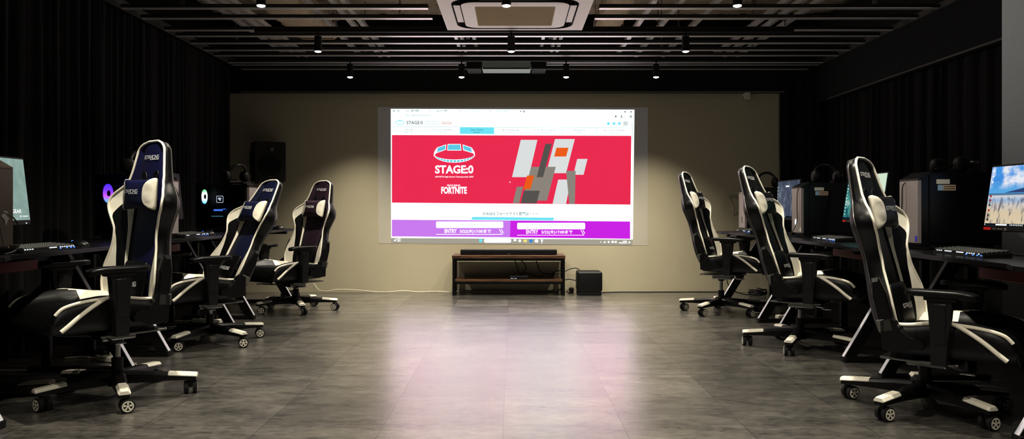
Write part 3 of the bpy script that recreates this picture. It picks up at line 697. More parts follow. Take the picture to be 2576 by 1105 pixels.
# note: left things are turned 180 deg, so local -y is world +y; camera side local y=0 is world y0
def glow_mat(name, cols, s):
    m = bpy.data.materials.new(name); m.use_nodes = True
    nt = m.node_tree; N = nt.nodes; L = nt.links; N.remove(N['Principled BSDF'])
    tc = N.new('ShaderNodeTexCoord'); sx = N.new('ShaderNodeSeparateXYZ'); cr = N.new('ShaderNodeValToRGB')
    mr = N.new('ShaderNodeMapRange'); L.new(tc.outputs['Generated'], sx.inputs[0]); L.new(sx.outputs['Z'], cr.inputs[0])
    els = cr.color_ramp.elements
    while len(els) < len(cols): els.new(.5)
    for i, c in enumerate(cols): els[i].position = i/(len(cols)-1); els[i].color = c
    e = N.new('ShaderNodeEmission'); e.inputs['Strength'].default_value = s
    L.new(cr.outputs[0], e.inputs[0]); L.new(e.outputs[0], N['Material Output'].inputs['Surface'])
    return m
fanA = glow_mat('fan_purple', [(.05,.5,1,1),(.55,.12,1,1),(.22,.06,1,1),(.08,.04,.8,1)], 2.6)
fanB = glow_mat('fan_rainbow', [(.1,.6,1,1),(.8,.9,1,1),(.9,1,.8,1),(.1,.9,.25,1)], 2.4)
for (tt, fm) in ((L_T[1], fanA), (L_T[2], fanB)):
    t, fp, ya, yb, yc, o, zb, H, Dp = tt
    f = obj('fan', MB().box((Dp-.024, -.10, zb+.285), (.025,.13,.13), .004), M['dark_inside'], t)
    mb = MB()
    for a in range(24):
        pass
    mb.cyl((Dp-.042,-.10,zb+.285), (Dp-.038,-.10,zb+.285), .064, n=32)
    obj('fan_glow', mb, fm, f)
    obj('fan_hub', MB().cyl((Dp-.046,-.10,zb+.285), (Dp-.04,-.10,zb+.285), .02, n=20), M['dark_inside'], f)
    obj('mainboard', MB().box((.24,-.185,zb+.22), (.28,.008,.30)), M['case_black'], t)
t, fp, ya, yb, yc, o, zb, H, Dp = L_T[2]
cl = obj('cooler', MB().cyl((.29,-.18,zb+.262), (.29,-.09,zb+.262), .036, n=28), M['dark_inside'], t)
ringp = rrect(-.031,-.031,.031,.031,.008); inn = rrect(-.026,-.026,.026,.026,.006)
mb = MB(); n_ = len(ringp)
mb.add([(.29+x,-.088,zb+.262+z) for x, z in ringp]+[(.29+x,-.088,zb+.262+z) for x, z in inn], [(i,(i+1) % n_,n_+(i+1) % n_,n_+i) for i in range(n_)])
mb.add([(.29+x,-.087,zb+.262+z) for x, z in [(-.004,-.016),(.010,-.004),(.018,.008),(.012,.015),(-.012,.013),(-.017,.006),(-.004,.002),(.002,.004),(-.012,-.004)]], [tuple(range(9))])
obj('cooler_badge', mb, M['led_white'], cl)
obj('memory_lights', MB().box((.31,-.10,zb+.166), (.075,.012,.016)).box((.265,-.12,zb+.175), (.03,.01,.006)), M['led_blue'], t)
obj('light_strip', MB().box((.31,-.08,zb+.112), (.10,.01,.004)), M['led_cyan'], t)
t = L_T[1][0]; obj('memory_lights', MB().box((.31,-.10,zb+.166), (.075,.012,.016)), M['led_blue'], t)
# right row
RTX = 2.28; R_T = []
for i, (yf, lab, fr) in enumerate([(4.36,'black computer tower with a grey front, on the right desk nearest the camera','case_grey'),
        (6.12,'computer tower with a pale diamond mark on its front, middle of the right row','case_grey'),
        (7.60,'grey fronted computer tower at the far end of the right row','case_grey')]):
    R_T.append(tower(1, RTX, yf, RZ, lab, fr, 'plain'))
for i, (t, fp, ya, yb, yc, o, zb, H, Dp) in enumerate(R_T):
    if i < 2:
        obj('sticker', MB().box((.14,yc-.004,zb+H-.012), (.075,.002,.026)), M['sticker_white'], t)
        obj('sticker', MB().box((.125,yc-.004,zb+H-.046), (.03,.002,.032)), M['sticker_blue'], t)
        sk = obj('sticker', MB().box((.176,yc-.004,zb+H-.046), (.07,.002,.032)), M['sticker_tan'], t)
        mb = MB()
        for r in range(2):
            for q in range(7): mb.box((.148+q*.009, yc-.0055, zb+H-.040-.012*r), (.006,.001,.005))
        obj('print', mb, M['ink'], sk)
        obj('front_sticker', MB().box((-.001,.016,zb+.036), (.002,.022,.032)), M['sticker_violet' if i == 0 else 'sticker_white'], fp)
    obj('power_light', MB().box((.035,.13,zb+H+.017), (.012,.03,.006), .002), M['led_green'], t)
    if i == 1: obj('front_emblem', MB().add([(-.002,.115+a,zb+.09+b) for a, b in [(0,-.035),(-.022,0),(-.012,.03),(.012,.03),(.022,0)]], [(0,1,2,3,4)]), M['led_white'], fp)
    if i == 2: obj('front_emblem', MB().tube([(-.002,.09,zb+.06),(-.002,.10,zb+.09),(-.002,.095,zb+.12)], .003), M['ink'], fp)
t, fp, ya, yb, yc, o, zb, H, Dp = L_T[0]
mb = MB(); mb.add([(-.002,-.15+a*-1,zb+.14+b) for a, b in [(-.03,.01),(-.01,.035),(.02,.03),(.005,.012),(.025,.0),(0,-.035),(-.006,-.008)]], [tuple(range(7))]); obj('front_emblem', mb, M['grey_plastic'], fp)
obj('usb_stick', MB().box((-.02,-.18,.035), (.04,.012,.02), .003), M['case_mid'], t)
cable('cable', 'thin black lead hanging from the tower top beside the nearest right chair', [(2.31,4.49,1.10),(2.268,4.50,1.08),(2.262,4.50,.98),(2.264,4.51,.9),(2.262,4.50,.8),(2.23,4.47,.72)], .003)
cable('cable', 'thin black lead down the front of the middle right tower', [(2.32,6.19,1.115),(2.272,6.17,1.09),(2.262,6.16,.95),(2.264,6.17,.83),(2.20,6.16,.717)], .003)
cable('cable', 'thin black lead in a loop beside the far right tower', [(2.33,7.72,1.10),(2.27,7.76,1.09),(2.2,7.80,1.06),(2.215,7.80,1.0),(2.235,7.79,.95),(2.225,7.78,.88),(2.24,7.78,.87),(2.262,7.76,.90)], .003)
cable('cable', 'thin black lead curving from the dark tower down to the left desk', [(-2.285,3.47,.93),(-2.25,3.50,.90),(-2.24,3.53,.83),(-2.25,3.52,.76),(-2.27,3.47,.741)], .003)

def monitor(side, xf, yc, z, lab, smat, zlo, zhi, tilt, wd=.56, extra=None):
    t = thing('monitor', lab, 'monitor', (xf*side, yc, z), 0 if side > 0 else PI, 'desktop monitors')
    zl, zh = zlo-z, zhi-z; hh = zh-zl
    fr = obj('bezel', MB().box((.014,0,hh/2-.008), (.024,wd+.012,hh+.036), .004), M['matte_plastic'], t, loc=(0,0,zl), rot=(0,tilt,0))
    s = obj('screen', MB().add([(0,-wd/2,0),(0,wd/2,0),(0,wd/2,hh),(0,-wd/2,hh)], [(0,1,2,3)]), smat, fr, loc=(.0005,0,0))
    obj('neck', MB().box((.072,0,.012+(zl+.09)/2), (.03,.07,zl+.09), .006), M['matte_plastic'], t)
    obj('stand_base', MB().box((.08,0,.006), (.19,.24,.012), .004), M['matte_plastic'], t)
    return t, fr, hh, wd
def picture(name, build, s):
    m = bpy.data.materials.new(name); m.use_nodes = True
    nt = m.node_tree; N = nt.nodes; L = nt.links; N.remove(N['Principled BSDF'])
    tc = N.new('ShaderNodeTexCoord'); e = N.new('ShaderNodeEmission'); e.inputs['Strength'].default_value = s
    col = build(N, L, tc); L.new(col, e.inputs[0]); L.new(e.outputs[0], N['Material Output'].inputs['Surface'])
    return m
def ramp(N, stops):
    cr = N.new('ShaderNodeValToRGB'); els = cr.color_ramp.elements
    while len(els) < len(stops): els.new(.5)
    for i, (p, c) in enumerate(stops): els[i].position = p; els[i].color = shown(c) if len(c) > 3 and c != (0,0,0,1) else c
    return cr
def mixc(N, L, f, a, b):
    mx = N.new('ShaderNodeMix'); mx.data_type = 'RGBA'
    for k, v in ((0, f), (6, a), (7, b)):
        if hasattr(v, 'is_output'): L.new(v, mx.inputs[k])
        else: mx.inputs[k].default_value = v
    return mx.outputs[2]
def beach(N, L, tc):
    sx = N.new('ShaderNodeSeparateXYZ'); L.new(tc.outputs['Object'], sx.inputs[0])
    base = ramp(N, [(0,lin(222,204,172)),(.22,lin(214,196,164)),(.36,lin(205,200,195)),(.43,lin(150,180,215)),(.50,lin(210,212,215)),(.53,lin(52,92,132)),(.56,lin(90,170,228)),(.78,lin(58,140,222)),(1,lin(70,150,230))])
    mr = N.new('ShaderNodeMapRange'); mr.inputs[2].default_value = .31; L.new(sx.outputs['Z'], mr.inputs[0]); L.new(mr.outputs[0], base.inputs[0])
    mp = N.new('ShaderNodeMapping'); mp.inputs['Scale'].default_value = (1,7,9); L.new(tc.outputs['Object'], mp.inputs[0])
    nz = N.new('ShaderNodeTexNoise'); nz.inputs['Scale'].default_value = 1.6; nz.inputs['Detail'].default_value = 6; L.new(mp.outputs[0], nz.inputs['Vector'])
    cl = ramp(N, [(.40,(0,0,0,1)),(.58,(1,1,1,1))]); L.new(nz.outputs['Fac'], cl.inputs[0])
    up = ramp(N, [(.6,(0,0,0,1)),(.72,(1,1,1,1))]); L.new(mr.outputs[0], up.inputs[0])
    mu = N.new('ShaderNodeMath'); mu.operation = 'MULTIPLY'; L.new(cl.outputs[0], mu.inputs[0]); L.new(up.outputs[0], mu.inputs[1])
    c1 = mixc(N, L, mu.outputs[0], base.outputs[0], lin(236,238,245))
    # streaks in the wet sand fanning out
    mp2 = N.new('ShaderNodeMapping'); mp2.inputs['Scale'].default_value = (1,26,11); mp2.inputs['Rotation'].default_value = (.75,0,0); L.new(tc.outputs['Object'], mp2.inputs[0])
    n2 = N.new('ShaderNodeTexNoise'); n2.inputs['Scale'].default_value = 1.5; n2.inputs['Detail'].default_value = 7; n2.inputs['Distortion'].default_value = .6; L.new(mp2.outputs[0], n2.inputs['Vector'])
    s2 = ramp(N, [(.50,(0,0,0,1)),(.64,(.8,.8,.8,1))]); L.new(n2.outputs['Fac'], s2.inputs[0])
    dn = ramp(N, [(.44,(1,1,1,1)),(.5,(0,0,0,1))]); L.new(mr.outputs[0], dn.inputs[0])
    m2 = N.new('ShaderNodeMath'); m2.operation = 'MULTIPLY'; L.new(s2.outputs[0], m2.inputs[0]); L.new(dn.outputs[0], m2.inputs[1])
    return mixc(N, L, m2.outputs[0], c1, lin(104,104,118))
def noisy(stops, sc_, sv=(1,1,1)):
    def b(N, L, tc):
        mp = N.new('ShaderNodeMapping'); mp.inputs['Scale'].default_value = sv; L.new(tc.outputs['Object'], mp.inputs[0])
        nz = N.new('ShaderNodeTexNoise'); nz.inputs['Scale'].default_value = sc_; nz.inputs['Detail'].default_value = 9; nz.inputs['Roughness'].default_value = .7; nz.inputs['Distortion'].default_value = 1.2
        L.new(mp.outputs[0], nz.inputs['Vector']); r = ramp(N, stops); L.new(nz.outputs['Fac'], r.inputs[0]); return r.outputs[0]
    return b
P_beach = picture('screen_beach', beach, 1.0)
P_teal = picture('screen_teal', noisy([(.3,lin(8,40,48)),(.45,lin(20,96,104)),(.55,lin(70,150,145)),(.68,lin(190,215,200)),(.8,lin(120,90,70))], 12), .9)
P_dusk = picture('screen_dusk', noisy([(.3,lin(38,44,56)),(.5,lin(74,84,104)),(.65,lin(120,128,142)),(.8,lin(150,120,116))], 14, (1,1,.5)), .85)
P_pale = picture('screen_pale', noisy([(.3,lin(120,150,142)),(.55,lin(158,184,176)),(.8,lin(205,222,220))], 3), .9)
E_txt = emit('screen_white', (1,1,1,1), 1.1); E_txt.cycles.emission_sampling = 'NONE'
E_dk = emit('screen_dark', lin(14,26,40), .8); E_ck = emit('screen_cream', lin(214,232,206), 1.0); E_tl = emit('screen_tealdark', lin(60,130,140), 1.0)
for m_ in (E_dk, E_ck, E_tl): m_.cycles.emission_sampling = 'NONE'
def onscreen(fr, name, m, rects, texts=(), k=1):
    mb = MB()
    for (y0, z0, y1, z1) in rects: mb.add([(-.0008*k,y0,z0),(-.0008*k,y1,z0),(-.0008*k,y1,z1),(-.0008*k,y0,z1)], [(0,1,2,3)])
    for (b_, y0, z0, y1, z1) in texts: add_text(mb, b_, y0, z0, y1, z1, lambda u, v: (-.0008*k, -u, v), .02)
    return obj(name, mb, m, fr)
# right row (local +y = away from the camera, appears on the left of the picture)
MRX = 2.50
mt, fr, hh, wd = monitor(1, MRX, 3.83, RZ, 'monitor showing a beach wallpaper, at the right edge of the photo', P_beach, .855, 1.166, .148)
onscreen(fr, 'system_bar', E_dk, [(-wd/2,0,wd/2,.012)]); onscreen(fr, 'search_box', E_txt, [(wd/2-.19,.002,wd/2-.10,.010)], k=2); onscreen(fr, 'bar_icons', E_txt, [(wd/2-.22-.013*i,.003,wd/2-.213-.013*i,.009) for i in range(8)]+[(wd/2-.012,.003,wd/2-.005,.009)], k=2)
onscreen(fr, 'far_hill', emit('hill_blue', lin(48,66,112), 1), [(.11-.012*i,.172,.14-.012*i,.174+.0018*i) for i in range(12)]+[(-.28,.172,0,.1945)])
onscreen(fr, 'desktop_icons', E_txt, [(wd/2-.03,z,wd/2-.018,z+.010) for z in (.285,.255,.225)], k=2)
onscreen(fr, 'shortcut_icons', M['sticker_red'], [(wd/2-.032,z,wd/2-.018,z+.011) for z in (.15,.128,.075)], k=2)
onscreen(fr, 'shortcut_icons', E_dk, [(wd/2-.03,z,wd/2-.018,z+.011) for z in (.102,.05,.025)], k=2)
obj('bezel_sticker', MB().box((.001,wd/2-.03,-.016), (.002,.06,.014)), M['sticker_red'], fr)
obj('bezel_print', MB().box((.001,wd/2-.09,-.016), (.002,.03,.006)).box((.001,wd/2-.135,-.016), (.002,.04,.006)).box((.001,wd/2-.18,-.016), (.002,.022,.014)), M['grey_plastic'], fr)
mt, fr, hh, wd = monitor(1, 2.47, 5.50, RZ, 'monitor with a teal fantasy wallpaper, behind the nearest right chair', P_teal, .865, 1.185, .15, .60)
onscreen(fr, 'side_window', E_ck, [(-wd/2,.05,-.07,hh)]); onscreen(fr, 'window_tiles', E_tl, [(-.12-.045*a,.19-.045*b,-.09-.045*a,.22-.045*b) for a in range(3) for b in range(3)]+[(-.2,.27,-.12,.285)], k=2)
onscreen(fr, 'desktop_icons', E_txt, [(wd/2-.03,.03+.024*i,wd/2-.018,.04+.024*i) for i in range(11)], k=2)
onscreen(fr, 'system_bar', E_dk, [(-wd/2,0,wd/2,.011)]); obj('bezel_sticker', MB().box((.001,wd/2-.03,-.016), (.002,.055,.014)), M['sticker_red'], fr)
obj('bezel_print', MB().box((.001,wd/2-.11,-.016), (.002,.05,.005)).box((.001,wd/2-.165,-.016), (.002,.022,.012)), M['grey_plastic'], fr)
mt, fr, hh, wd = monitor(1, 2.49, 7.02, RZ, 'monitor with a grey blue picture, between two towers on the right', P_dusk, .86, 1.19, .03, .56)
onscreen(fr, 'desktop_icons', E_txt, [(wd/2-.02,.06+.03*i,wd/2-.008,.07+.03*i) for i in range(8)]+[(-.03,.275,.06,.289)], k=2)
onscreen(fr, 'system_bar', E_dk, [(-wd/2,0,wd/2,.011)]); onscreen(fr, 'search_box', E_txt, [(.06,.002,.16,.009)], k=2)
# left row: things turned by 180 deg, local -y = away from the camera
mt, fr, hh, wd = monitor(-1, 2.50, 3.805, LZ, 'monitor with a pale green screen behind the tower at the left edge', P_pale, .885, 1.20, .12, .43)
onscreen(fr, 'screen_lettering', E_txt, [(-.20,.018,-.155,.022),(-.145,.016,-.135,.024)], [('GEAR',.075,.036,.150,.056)])
obj('power_light', MB().box((.0,-wd/2+.035,-.016), (.003,.006,.005)), M['led_white'], fr)
mt, fr, hh, wd = monitor(-1, 2.52, 5.66, LZ, 'dark monitor hidden mostly behind the nearest left chair', M['dark_inside'], .885, 1.20, .1)
mt, fr, hh, wd = monitor(-1, 2.52, 7.30, LZ, 'dark monitor at the far left desk behind the glowing tower', M['dark_inside'], .885, 1.20, .1)

def keyboard(side, x, y, z, lab, lit):
    t = thing('keyboard', lab, 'keyboard', (x, y, z), (0 if side > 0 else PI), 'black keyboards')
    obj('base', MB().prism([(-.068,0),(.068,0),(.068,.024),(-.068,.014)], -.215, .215, 'xz'), M['matte_plastic'], t)
    keys = MB(); glow = MB()
    for r in range(6):
        xx = -.057+.0225*r; zz = .0155+.0017*r
        q = -.205
        while q < .2:
            wd = .0165 if r else (.0165 if abs(q) > .09 else .10)
            if not (r == 0 and -.09 < q < .02 and wd < .05):
                keys.box((xx, q+wd/2, zz+.006), (.0165, wd, .012), .003, seg=1)
                if r in lit and random.random() < .8: glow.box((xx-.0095, q+wd/2, zz+.002), (.002, wd*.6, .005))
            q += wd+.0026
    tag(obj('keycaps', keys, M['keycap'], t), kind='stuff')
    g = MB()
    obj('key_lights', glow, M['led_white'], t)
    mb = MB()
    for q in (-.2,-.17,-.135,-.08): mb.box((-.069, q*(1 if side > 0 else -1)*-1 if side < 0 else q, .011), (.003,.010,.006))
    obj('edge_lights', mb, M['led_blue'], t)
    return t
def mouse(side, x, y, z, lab):
    t = thing('computer_mouse', lab, 'mouse', (x, y, z), 0 if side > 0 else PI, 'black computer mice')
    mb = MB(); mb.ell((0,0,0), (.062,.033,.036), 20, 12); mb.v = [(a,b,max(c,0)) for a,b,c in mb.v]
    obj('body', mb, M['black_plastic'], t, smooth=True)
    obj('scroll_wheel', MB().cyl((.034,-.004,.026), (.034,.004,.026), .007, n=14), M['led_blue'], t)
keyboard(-1, -2.33, 3.80, LZ, 'black keyboard with blue edge lights on the nearest left desk', (0,))
keyboard(-1, -2.36, 5.64, LZ, 'black keyboard with white lit keys on the middle left desk', (0,))
keyboard(1, 2.27, 3.84, RZ, 'black lit keyboard in front of the beach wallpaper monitor', (0,))
keyboard(1, 2.27, 5.50, RZ, 'black keyboard with white lit keys on the middle right desk', (0,))
keyboard(1, 2.24, 7.30, RZ, 'keyboard on the far right desk beside the last tower', (0,))
mouse(-1, -2.40, 4.29, LZ, 'black mouse with a blue light on the nearest left desk')
mouse(-1, -2.36, 6.0, LZ, 'black mouse at the end of the middle left desk')
mouse(-1, -2.30, 7.62, LZ, 'black mouse on the far left desk near the pale wall')

def headset(x, y, z, rz, lab, lean=0.0, flat_=False):
    t = thing('headset', lab, 'headset', (x, y, z), rz, 'black gaming headsets')
    if flat_:
        pts = [(.02+.17*math.cos(a)*.9, .085*math.sin(a)*1.0, .035+.03*math.cos(a)) for a in [(-1.5+3.0*i/18) for i in range(19)]]
        obj('headband', MB().tube(pts, .011, 10), M['black_plastic'], t, smooth=True)
        for s in (-1, 1): obj('ear_cup', MB().ell((.0, s*.085, .045), (.05,.026,.045), 18, 10, p=.8), M['matte_plastic'], t, smooth=True)
        obj('microphone', MB().tube([(-.02,-.085,.05),(-.08,-.075,.03),(-.15,-.06,.02)], .005, 8), M['black_plastic'], t)
    else:
        pts = [(lean*.12*math.sin(a)**1, .09*math.cos(a), .05+.13*math.sin(a)*.75) for a in [PI*i/20 for i in range(21)]]
        obj('headband', MB().tube(pts, .012, 10), M['black_plastic'], t, smooth=True)
        for s in (-1, 1):
            cp = obj('ear_cup', MB().ell((0, s*.088, .05), (.048,.028,.05), 18, 10, p=.8), M['matte_plastic'], t, smooth=True)
            obj('ear_cushion', MB().ell((0, s*.064, .05), (.042,.016,.044), 18, 10), M['black_leather'], cp, smooth=True)
        obj('microphone', MB().tube([(.02,-.09,.03),(.09,-.085,.012),(.15,-.07,.012)], .005, 8), M['black_plastic'], t)
    return t
zt_l, zt_r = LZ+.025+.37+.046, RZ+.025+.37+.041
headset(2.52, 4.47, zt_r, .25, 'black headset lying flat on the tower nearest on the right', flat_=True)
h2 = headset(2.52, 6.22, zt_r, 1.45, 'black headset with a pale mark on the middle right tower', .5)
obj('cup_mark', MB().tube([(.010,-.118,.055),(.0,-.120,.066),(-.010,-.118,.055)], .003, 6), M['thread'], h2)
headset(2.52, 7.70, zt_r, 1.2, 'black headset on the far right tower behind a chair', .3)
headset(-2.58, 5.24, zt_l, .3, 'black headset on the tower with the purple fan', .2)
headset(-2.45, 6.86, zt_l, -.7, 'black headset on the tower with the rainbow fan', .6)

# loose leads and strips under the desks
def coil(x, y, lab):
    pts = [(x+(.085+.012*math.sin(i*.9))*math.cos(i*.42), y+(.085+.012*math.cos(i*1.3))*math.sin(i*.42), .008+.0011*i+.004*math.sin(i)) for i in range(64)]
    tag(obj('cable_coil', MB().tube(pts, .006, 8), M['cable_black'], smooth=True), lab, 'cable')
coil(2.62, 8.28, 'black cable coiled on the floor behind the far right chair')
coil(-2.35, 8.2, 'black cable coiled on the floor behind the far left chair')
def strip(x, y, rz, lab):
    t = thing('power_strip', lab, 'power strip', (x, y, 0), rz, 'power strips under the desks')
    obj('body', MB().box((0,0,.02), (.26,.05,.036), .008), M['pad_white'], t)
    for k in range(3): obj('plug', MB().box((-.08+.08*k,0,.05), (.03,.03,.03), .006), M['pad_white' if k % 2 else 'black_plastic'], t)
    obj('cord', MB().tube([(.13,0,.02),(.20,.02,.012),(.25,-.03,.007),(.32,.0,.007),(.36,.06,.007)], .005), M['cable_white'], t)
strip(2.36, 6.62, .4, 'white power strip with plugs on the floor under the middle right desk')
strip(-2.45, 4.75, 2.7, 'white power strip on the floor behind the nearest left chair')
strip(-2.50, 6.35, 2.9, 'white power strip on the floor behind the middle left chair')
cable('cable', 'pale cable hanging under the far right desk', [(2.42,7.0,.6),(2.40,6.98,.35),(2.36,6.95,.12),(2.30,6.92,.02),(2.2,6.9,.012),(2.12,6.95,.012)], .005, 'cable_white')
cable('cable', 'black cable hanging in a loop under the far right desk near the wall', [(2.3,8.25,.6),(2.26,8.22,.3),(2.3,8.2,.1),(2.45,8.22,.03),(2.55,8.25,.02)], .005)
cable('cable', 'black cable looping under the right desk nearest the camera', [(2.35,3.55,.62),(2.37,3.52,.52),(2.42,3.58,.44),(2.5,3.68,.42),(2.58,3.8,.44),(2.6,3.9,.52)], .006)
cable('cable', 'pale cable lying on the floor under the nearest left desk', [(-2.22,4.58,.008),(-2.3,4.56,.008),(-2.38,4.59,.008),(-2.36,4.64,.008),(-2.26,4.66,.008)], .006, 'cable_white')
fp_ = thing('foot_pedal_case', 'grey low box on the floor under the left desk edge', 'box', (-2.52, 3.93, 0), .35)
obj('body', MB().box((0,0,.03), (.34,.12,.058), .012), M['case_mid'], fp_)
obj('strap', MB().box((.02,-.0,.032), (.02,.128,.06), .006), M['cable_black'], fp_)

# ------------------------------------------------------------------ racing style office chairs
HWT = smooth_tab([(0,.19),(.03,.235),(.08,.262),(.13,.270),(.2,.260),(.28,.232),(.35,.216),(.40,.217),(.46,.246),(.50,.268),(.535,.272),(.57,.258),(.605,.218),(.64,.178),(.70,.158),(.76,.143),(.81,.130),(.855,.116)], 120, 3)
WET = smooth_tab([(0,.045),(.05,.064),(.12,.070),(.2,.068),(.3,.056),(.4,.058),(.47,.074),(.53,.080),(.58,.066),(.62,.040),(.66,.026),(.72,.022),(.87,.016)], 90, 2)
WCT = smooth_tab([(0,.0),(.15,.012),(.3,.006),(.5,-.006),(.66,.004),(.87,.006)], 60, 2)
CPT = smooth_tab([(0,.105),(.2,.112),(.5,.132),(.6,.138),(.87,.138)], 60, 1)
TBT = [(0,.34),(.18,.36),(.24,.5),(.38,.93),(.455,.93),(.475,.86),(.535,.42),(.625,.42),(.635,.93),(.88,.94)]
TOPV = .862
def hw(v):
    b = interp(HWT, v)
    if v > .80: b *= math.sqrt(max(0, 1-((v-.80)/(TOPV-.80))**2.6))*.999+.001
    return b
def back_section(v):
    h = hw(v); we = interp(WET, v); wc = interp(WCT, v); cp = min(interp(CPT, v), h*.78); wb = -.058 if v < .6 else -.058+.012*min(1, (v-.6)/.2)
    edge = 1-math.exp(-(TOPV-v)/.012) if v > .8 else 1
    we = wc+(we-wc)*edge
    t5 = .03+.25*max(0, min(1, (v-.16)/.34)) if v < .64 else .03; tb = max(interp(TBT, v), t5+.05)
    cw = h-cp; wexp = interp([(0,.6),(.25,.65),(.42,1.0),(.55,1.15),(.9,1.1)], v)
    def wing(t): return (cp+.012+(cw-.012)*t, wc+.006+(we-wc-.006)*(t**wexp))
    P = [(0, wc+.004), (cp*.5, wc+.003), (cp-.01, wc), (cp, wc-.009), (cp+.012, wc+.006)]
    P += [wing(t5), wing(t5+(tb-t5)*.5), wing(tb), wing((tb+1)/2), wing(.985)]
    dz = max(.002, (we-wb)*.5)
    th_ = we-wb; P += [(h+.003, we-.010*edge), (h+.006*edge, we-.26*th_*edge), (h+.003*edge, we-.46*th_*edge), (h-.008*edge, we-.62*th_*edge), (h*.88, wb+.022*edge), (h*.55, wb), (0, wb-.006*edge)]
    return P
def build_back():
    mb = MB(); rows = []; vs = []; N = 92
    vv = [TOPV*(1-(1-i/N)**1.0) for i in range(N)]+[TOPV-.003, TOPV-.0008]
    for v in vv:
        P = back_section(v); full = [(w_, u, v) for u, w_ in P]+[(w_, -u, v) for u, w_ in P[-2:0:-1]]
        rows.append(full)
    k = len(rows[0]); half = len(back_section(.3))
    for r in rows: vs += r
    fs = []; ms = []
    for i in range(len(rows)-1):
        v = (vv[i]+vv[i+1])/2
        for j in range(k):
            j2 = (j+1) % k
            jj = min(j, k-1-j) if True else j   # mirrored strip index
            jj = j if j < half-1 else (k-1-j)
            if v > .635: mi = 2 if jj <= 5 else (2 if jj <= 6 else (1 if jj == 8 else (0 if jj > 8 else 2)))
            elif jj <= 2: mi = 2
            elif jj == 3: mi = 0
            elif jj == 4: mi = 1 if v > .2 else 0
            elif jj <= 6: mi = 0
            elif jj <= 8: mi = 1
            else: mi = 0
            fs.append((i*k+j, i*k+j2, (i+1)*k+j2, (i+1)*k+j)); ms.append(mi)
    fs.append(tuple(range(k))[::-1]); ms.append(0); fs.append(tuple((len(rows)-1)*k+j for j in range(k))); ms.append(0)
    mb.v = vs; mb.f = fs; mb.m = ms
    return mb
def edge_pts(idx, v0=.0, off=0, n=70):
    L = []
    for i in range(n+1):
        v = v0+(TOPV-.004-v0)*i/n; P = back_section(v); L.append((P[idx][1]+off, P[idx][0], v))
    return L
def pipe_path(idx, v0, off=0.0):
    a = edge_pts(idx, v0, off); top = (a[-1][0], 0, TOPV)
    return a+[(x, -y, z) for x, y, z in a[::-1]]

# seat profile
def seat_section(a):
    t = (a+.10)/.52
    c = interp(smooth_tab([(-.10,.035),(.05,.040),(.2,.046),(.32,.044),(.38,.02),(.42,-.035)], 60, 2), a)
    bt = interp(smooth_tab([(-.10,.070),(.0,.078),(.12,.098),(.2,.102),(.28,.094),(.34,.080),(.38,.058),(.405,.02),(.42,-.035)], 60, 2), a)
    wd = .272-.02*max(0, (a-.3)/.12)-.012*max(0, -(a+.02)/.08)
    zb = -.065
    return [(0,c+.004),(.09,c+.003),(.155,c),(.175,c+.004),(.196,c+(bt-c)*.5),(.218,bt-.004),(wd-.036,bt),(wd-.014,bt-.010),(wd,min(bt-.04,bt)),(wd+.002,-.01 if bt > 0 else bt-.02),(wd-.012,zb+.01),(wd-.05,zb),(0,zb)]
def build_seat():
    mb = MB(); rows = []; aa = [-.10+.52*i/44 for i in range(45)]
    for a in aa:
        P = seat_section(a); zb = -.065
        rows.append([(a, u, z) for u, z in P]+[(a, -u, z) for u, z in P[-2:0:-1]])
    k = len(rows[0]); half = len(seat_section(0))
    for r in rows: mb.v += r
    for i in range(len(aa)-1):
        a = (aa[i]+aa[i+1])/2
        for j in range(k):
            jj = j if j < half-1 else k-1-j
            mi = 1 if (a < .10 and 3 <= jj <= 6) or (a < .14 and jj in (5,6)) else 0
            mb.f.append((i*k+j, i*k+(j+1) % k, (i+1)*k+(j+1) % k, (i+1)*k+j)); mb.m.append(mi)
    mb.f += [tuple(range(k))[::-1], tuple((len(aa)-1)*k+j for j in range(k))]; mb.m += [0, 0]
    return mb
def seat_pts(idx, a0, a1, n=26, lift=.003):
    return [(a, seat_section(a)[idx][0], seat_section(a)[idx][1]+lift) for a in [a0+(a1-a0)*i/n for i in range(n+1)]]

def build_pillow(hu, hv, hwd, cu, horn, ngr=40, seam=0.0):
    """soft block, lateral u, height v, thickness w; white ends beyond |u|>cu"""
    mb = MB(); n = 28
    us = sorted(set([-hu+2*hu*i/ngr for i in range(ngr+1)]+[-cu, cu]))
    for u in us:
        t = abs(u)/hu; e = max(.02, (1-t**16))**.5
        hh = (hv*(1+horn*max(0, t-.3)))*e; ww = hwd*(1-.66*t*t)*e
        for i in range(n):
            a = 2*PI*i/n; sg = lambda x, p: math.copysign(abs(x)**p, x)
            k_ = abs(u)/cu if abs(u) < cu else max(0, 1-(abs(u)-cu)/(hu-cu))
            us_ = u+math.copysign(seam*k_*abs(math.sin(a))**2.4, u) if u else 0
            wr = 1+.07*math.sin(math.sin(a)*9+u*30)*max(0, min(1, (t-cu/hu)*8)) if math.cos(a) > 0 else 1
            mb.v.append((ww*wr*sg(math.cos(a), .75), us_, hh*sg(math.sin(a), .75)))
    for i in range(len(us)-1):
        m = 1 if abs((us[i]+us[i+1])/2) > cu else 0
        for j in range(n): mb.f.append((i*n+j, i*n+(j+1) % n, (i+1)*n+(j+1) % n, (i+1)*n+j)); mb.m.append(m)
    mb.f += [tuple(range(n))[::-1], tuple((len(us)-1)*n+j for j in range(n))]; mb.m += [1, 1]
    def surf(u, v):
        t = abs(u)/hu; hh = hv*(1+horn*max(0, t-.3)); s = min(1, abs(v)/hh)**(1/.75); return hwd*(1-.66*t*t)*max(0, 1-s*s)**(.5*.75)
    return mb, surf
ME = {}
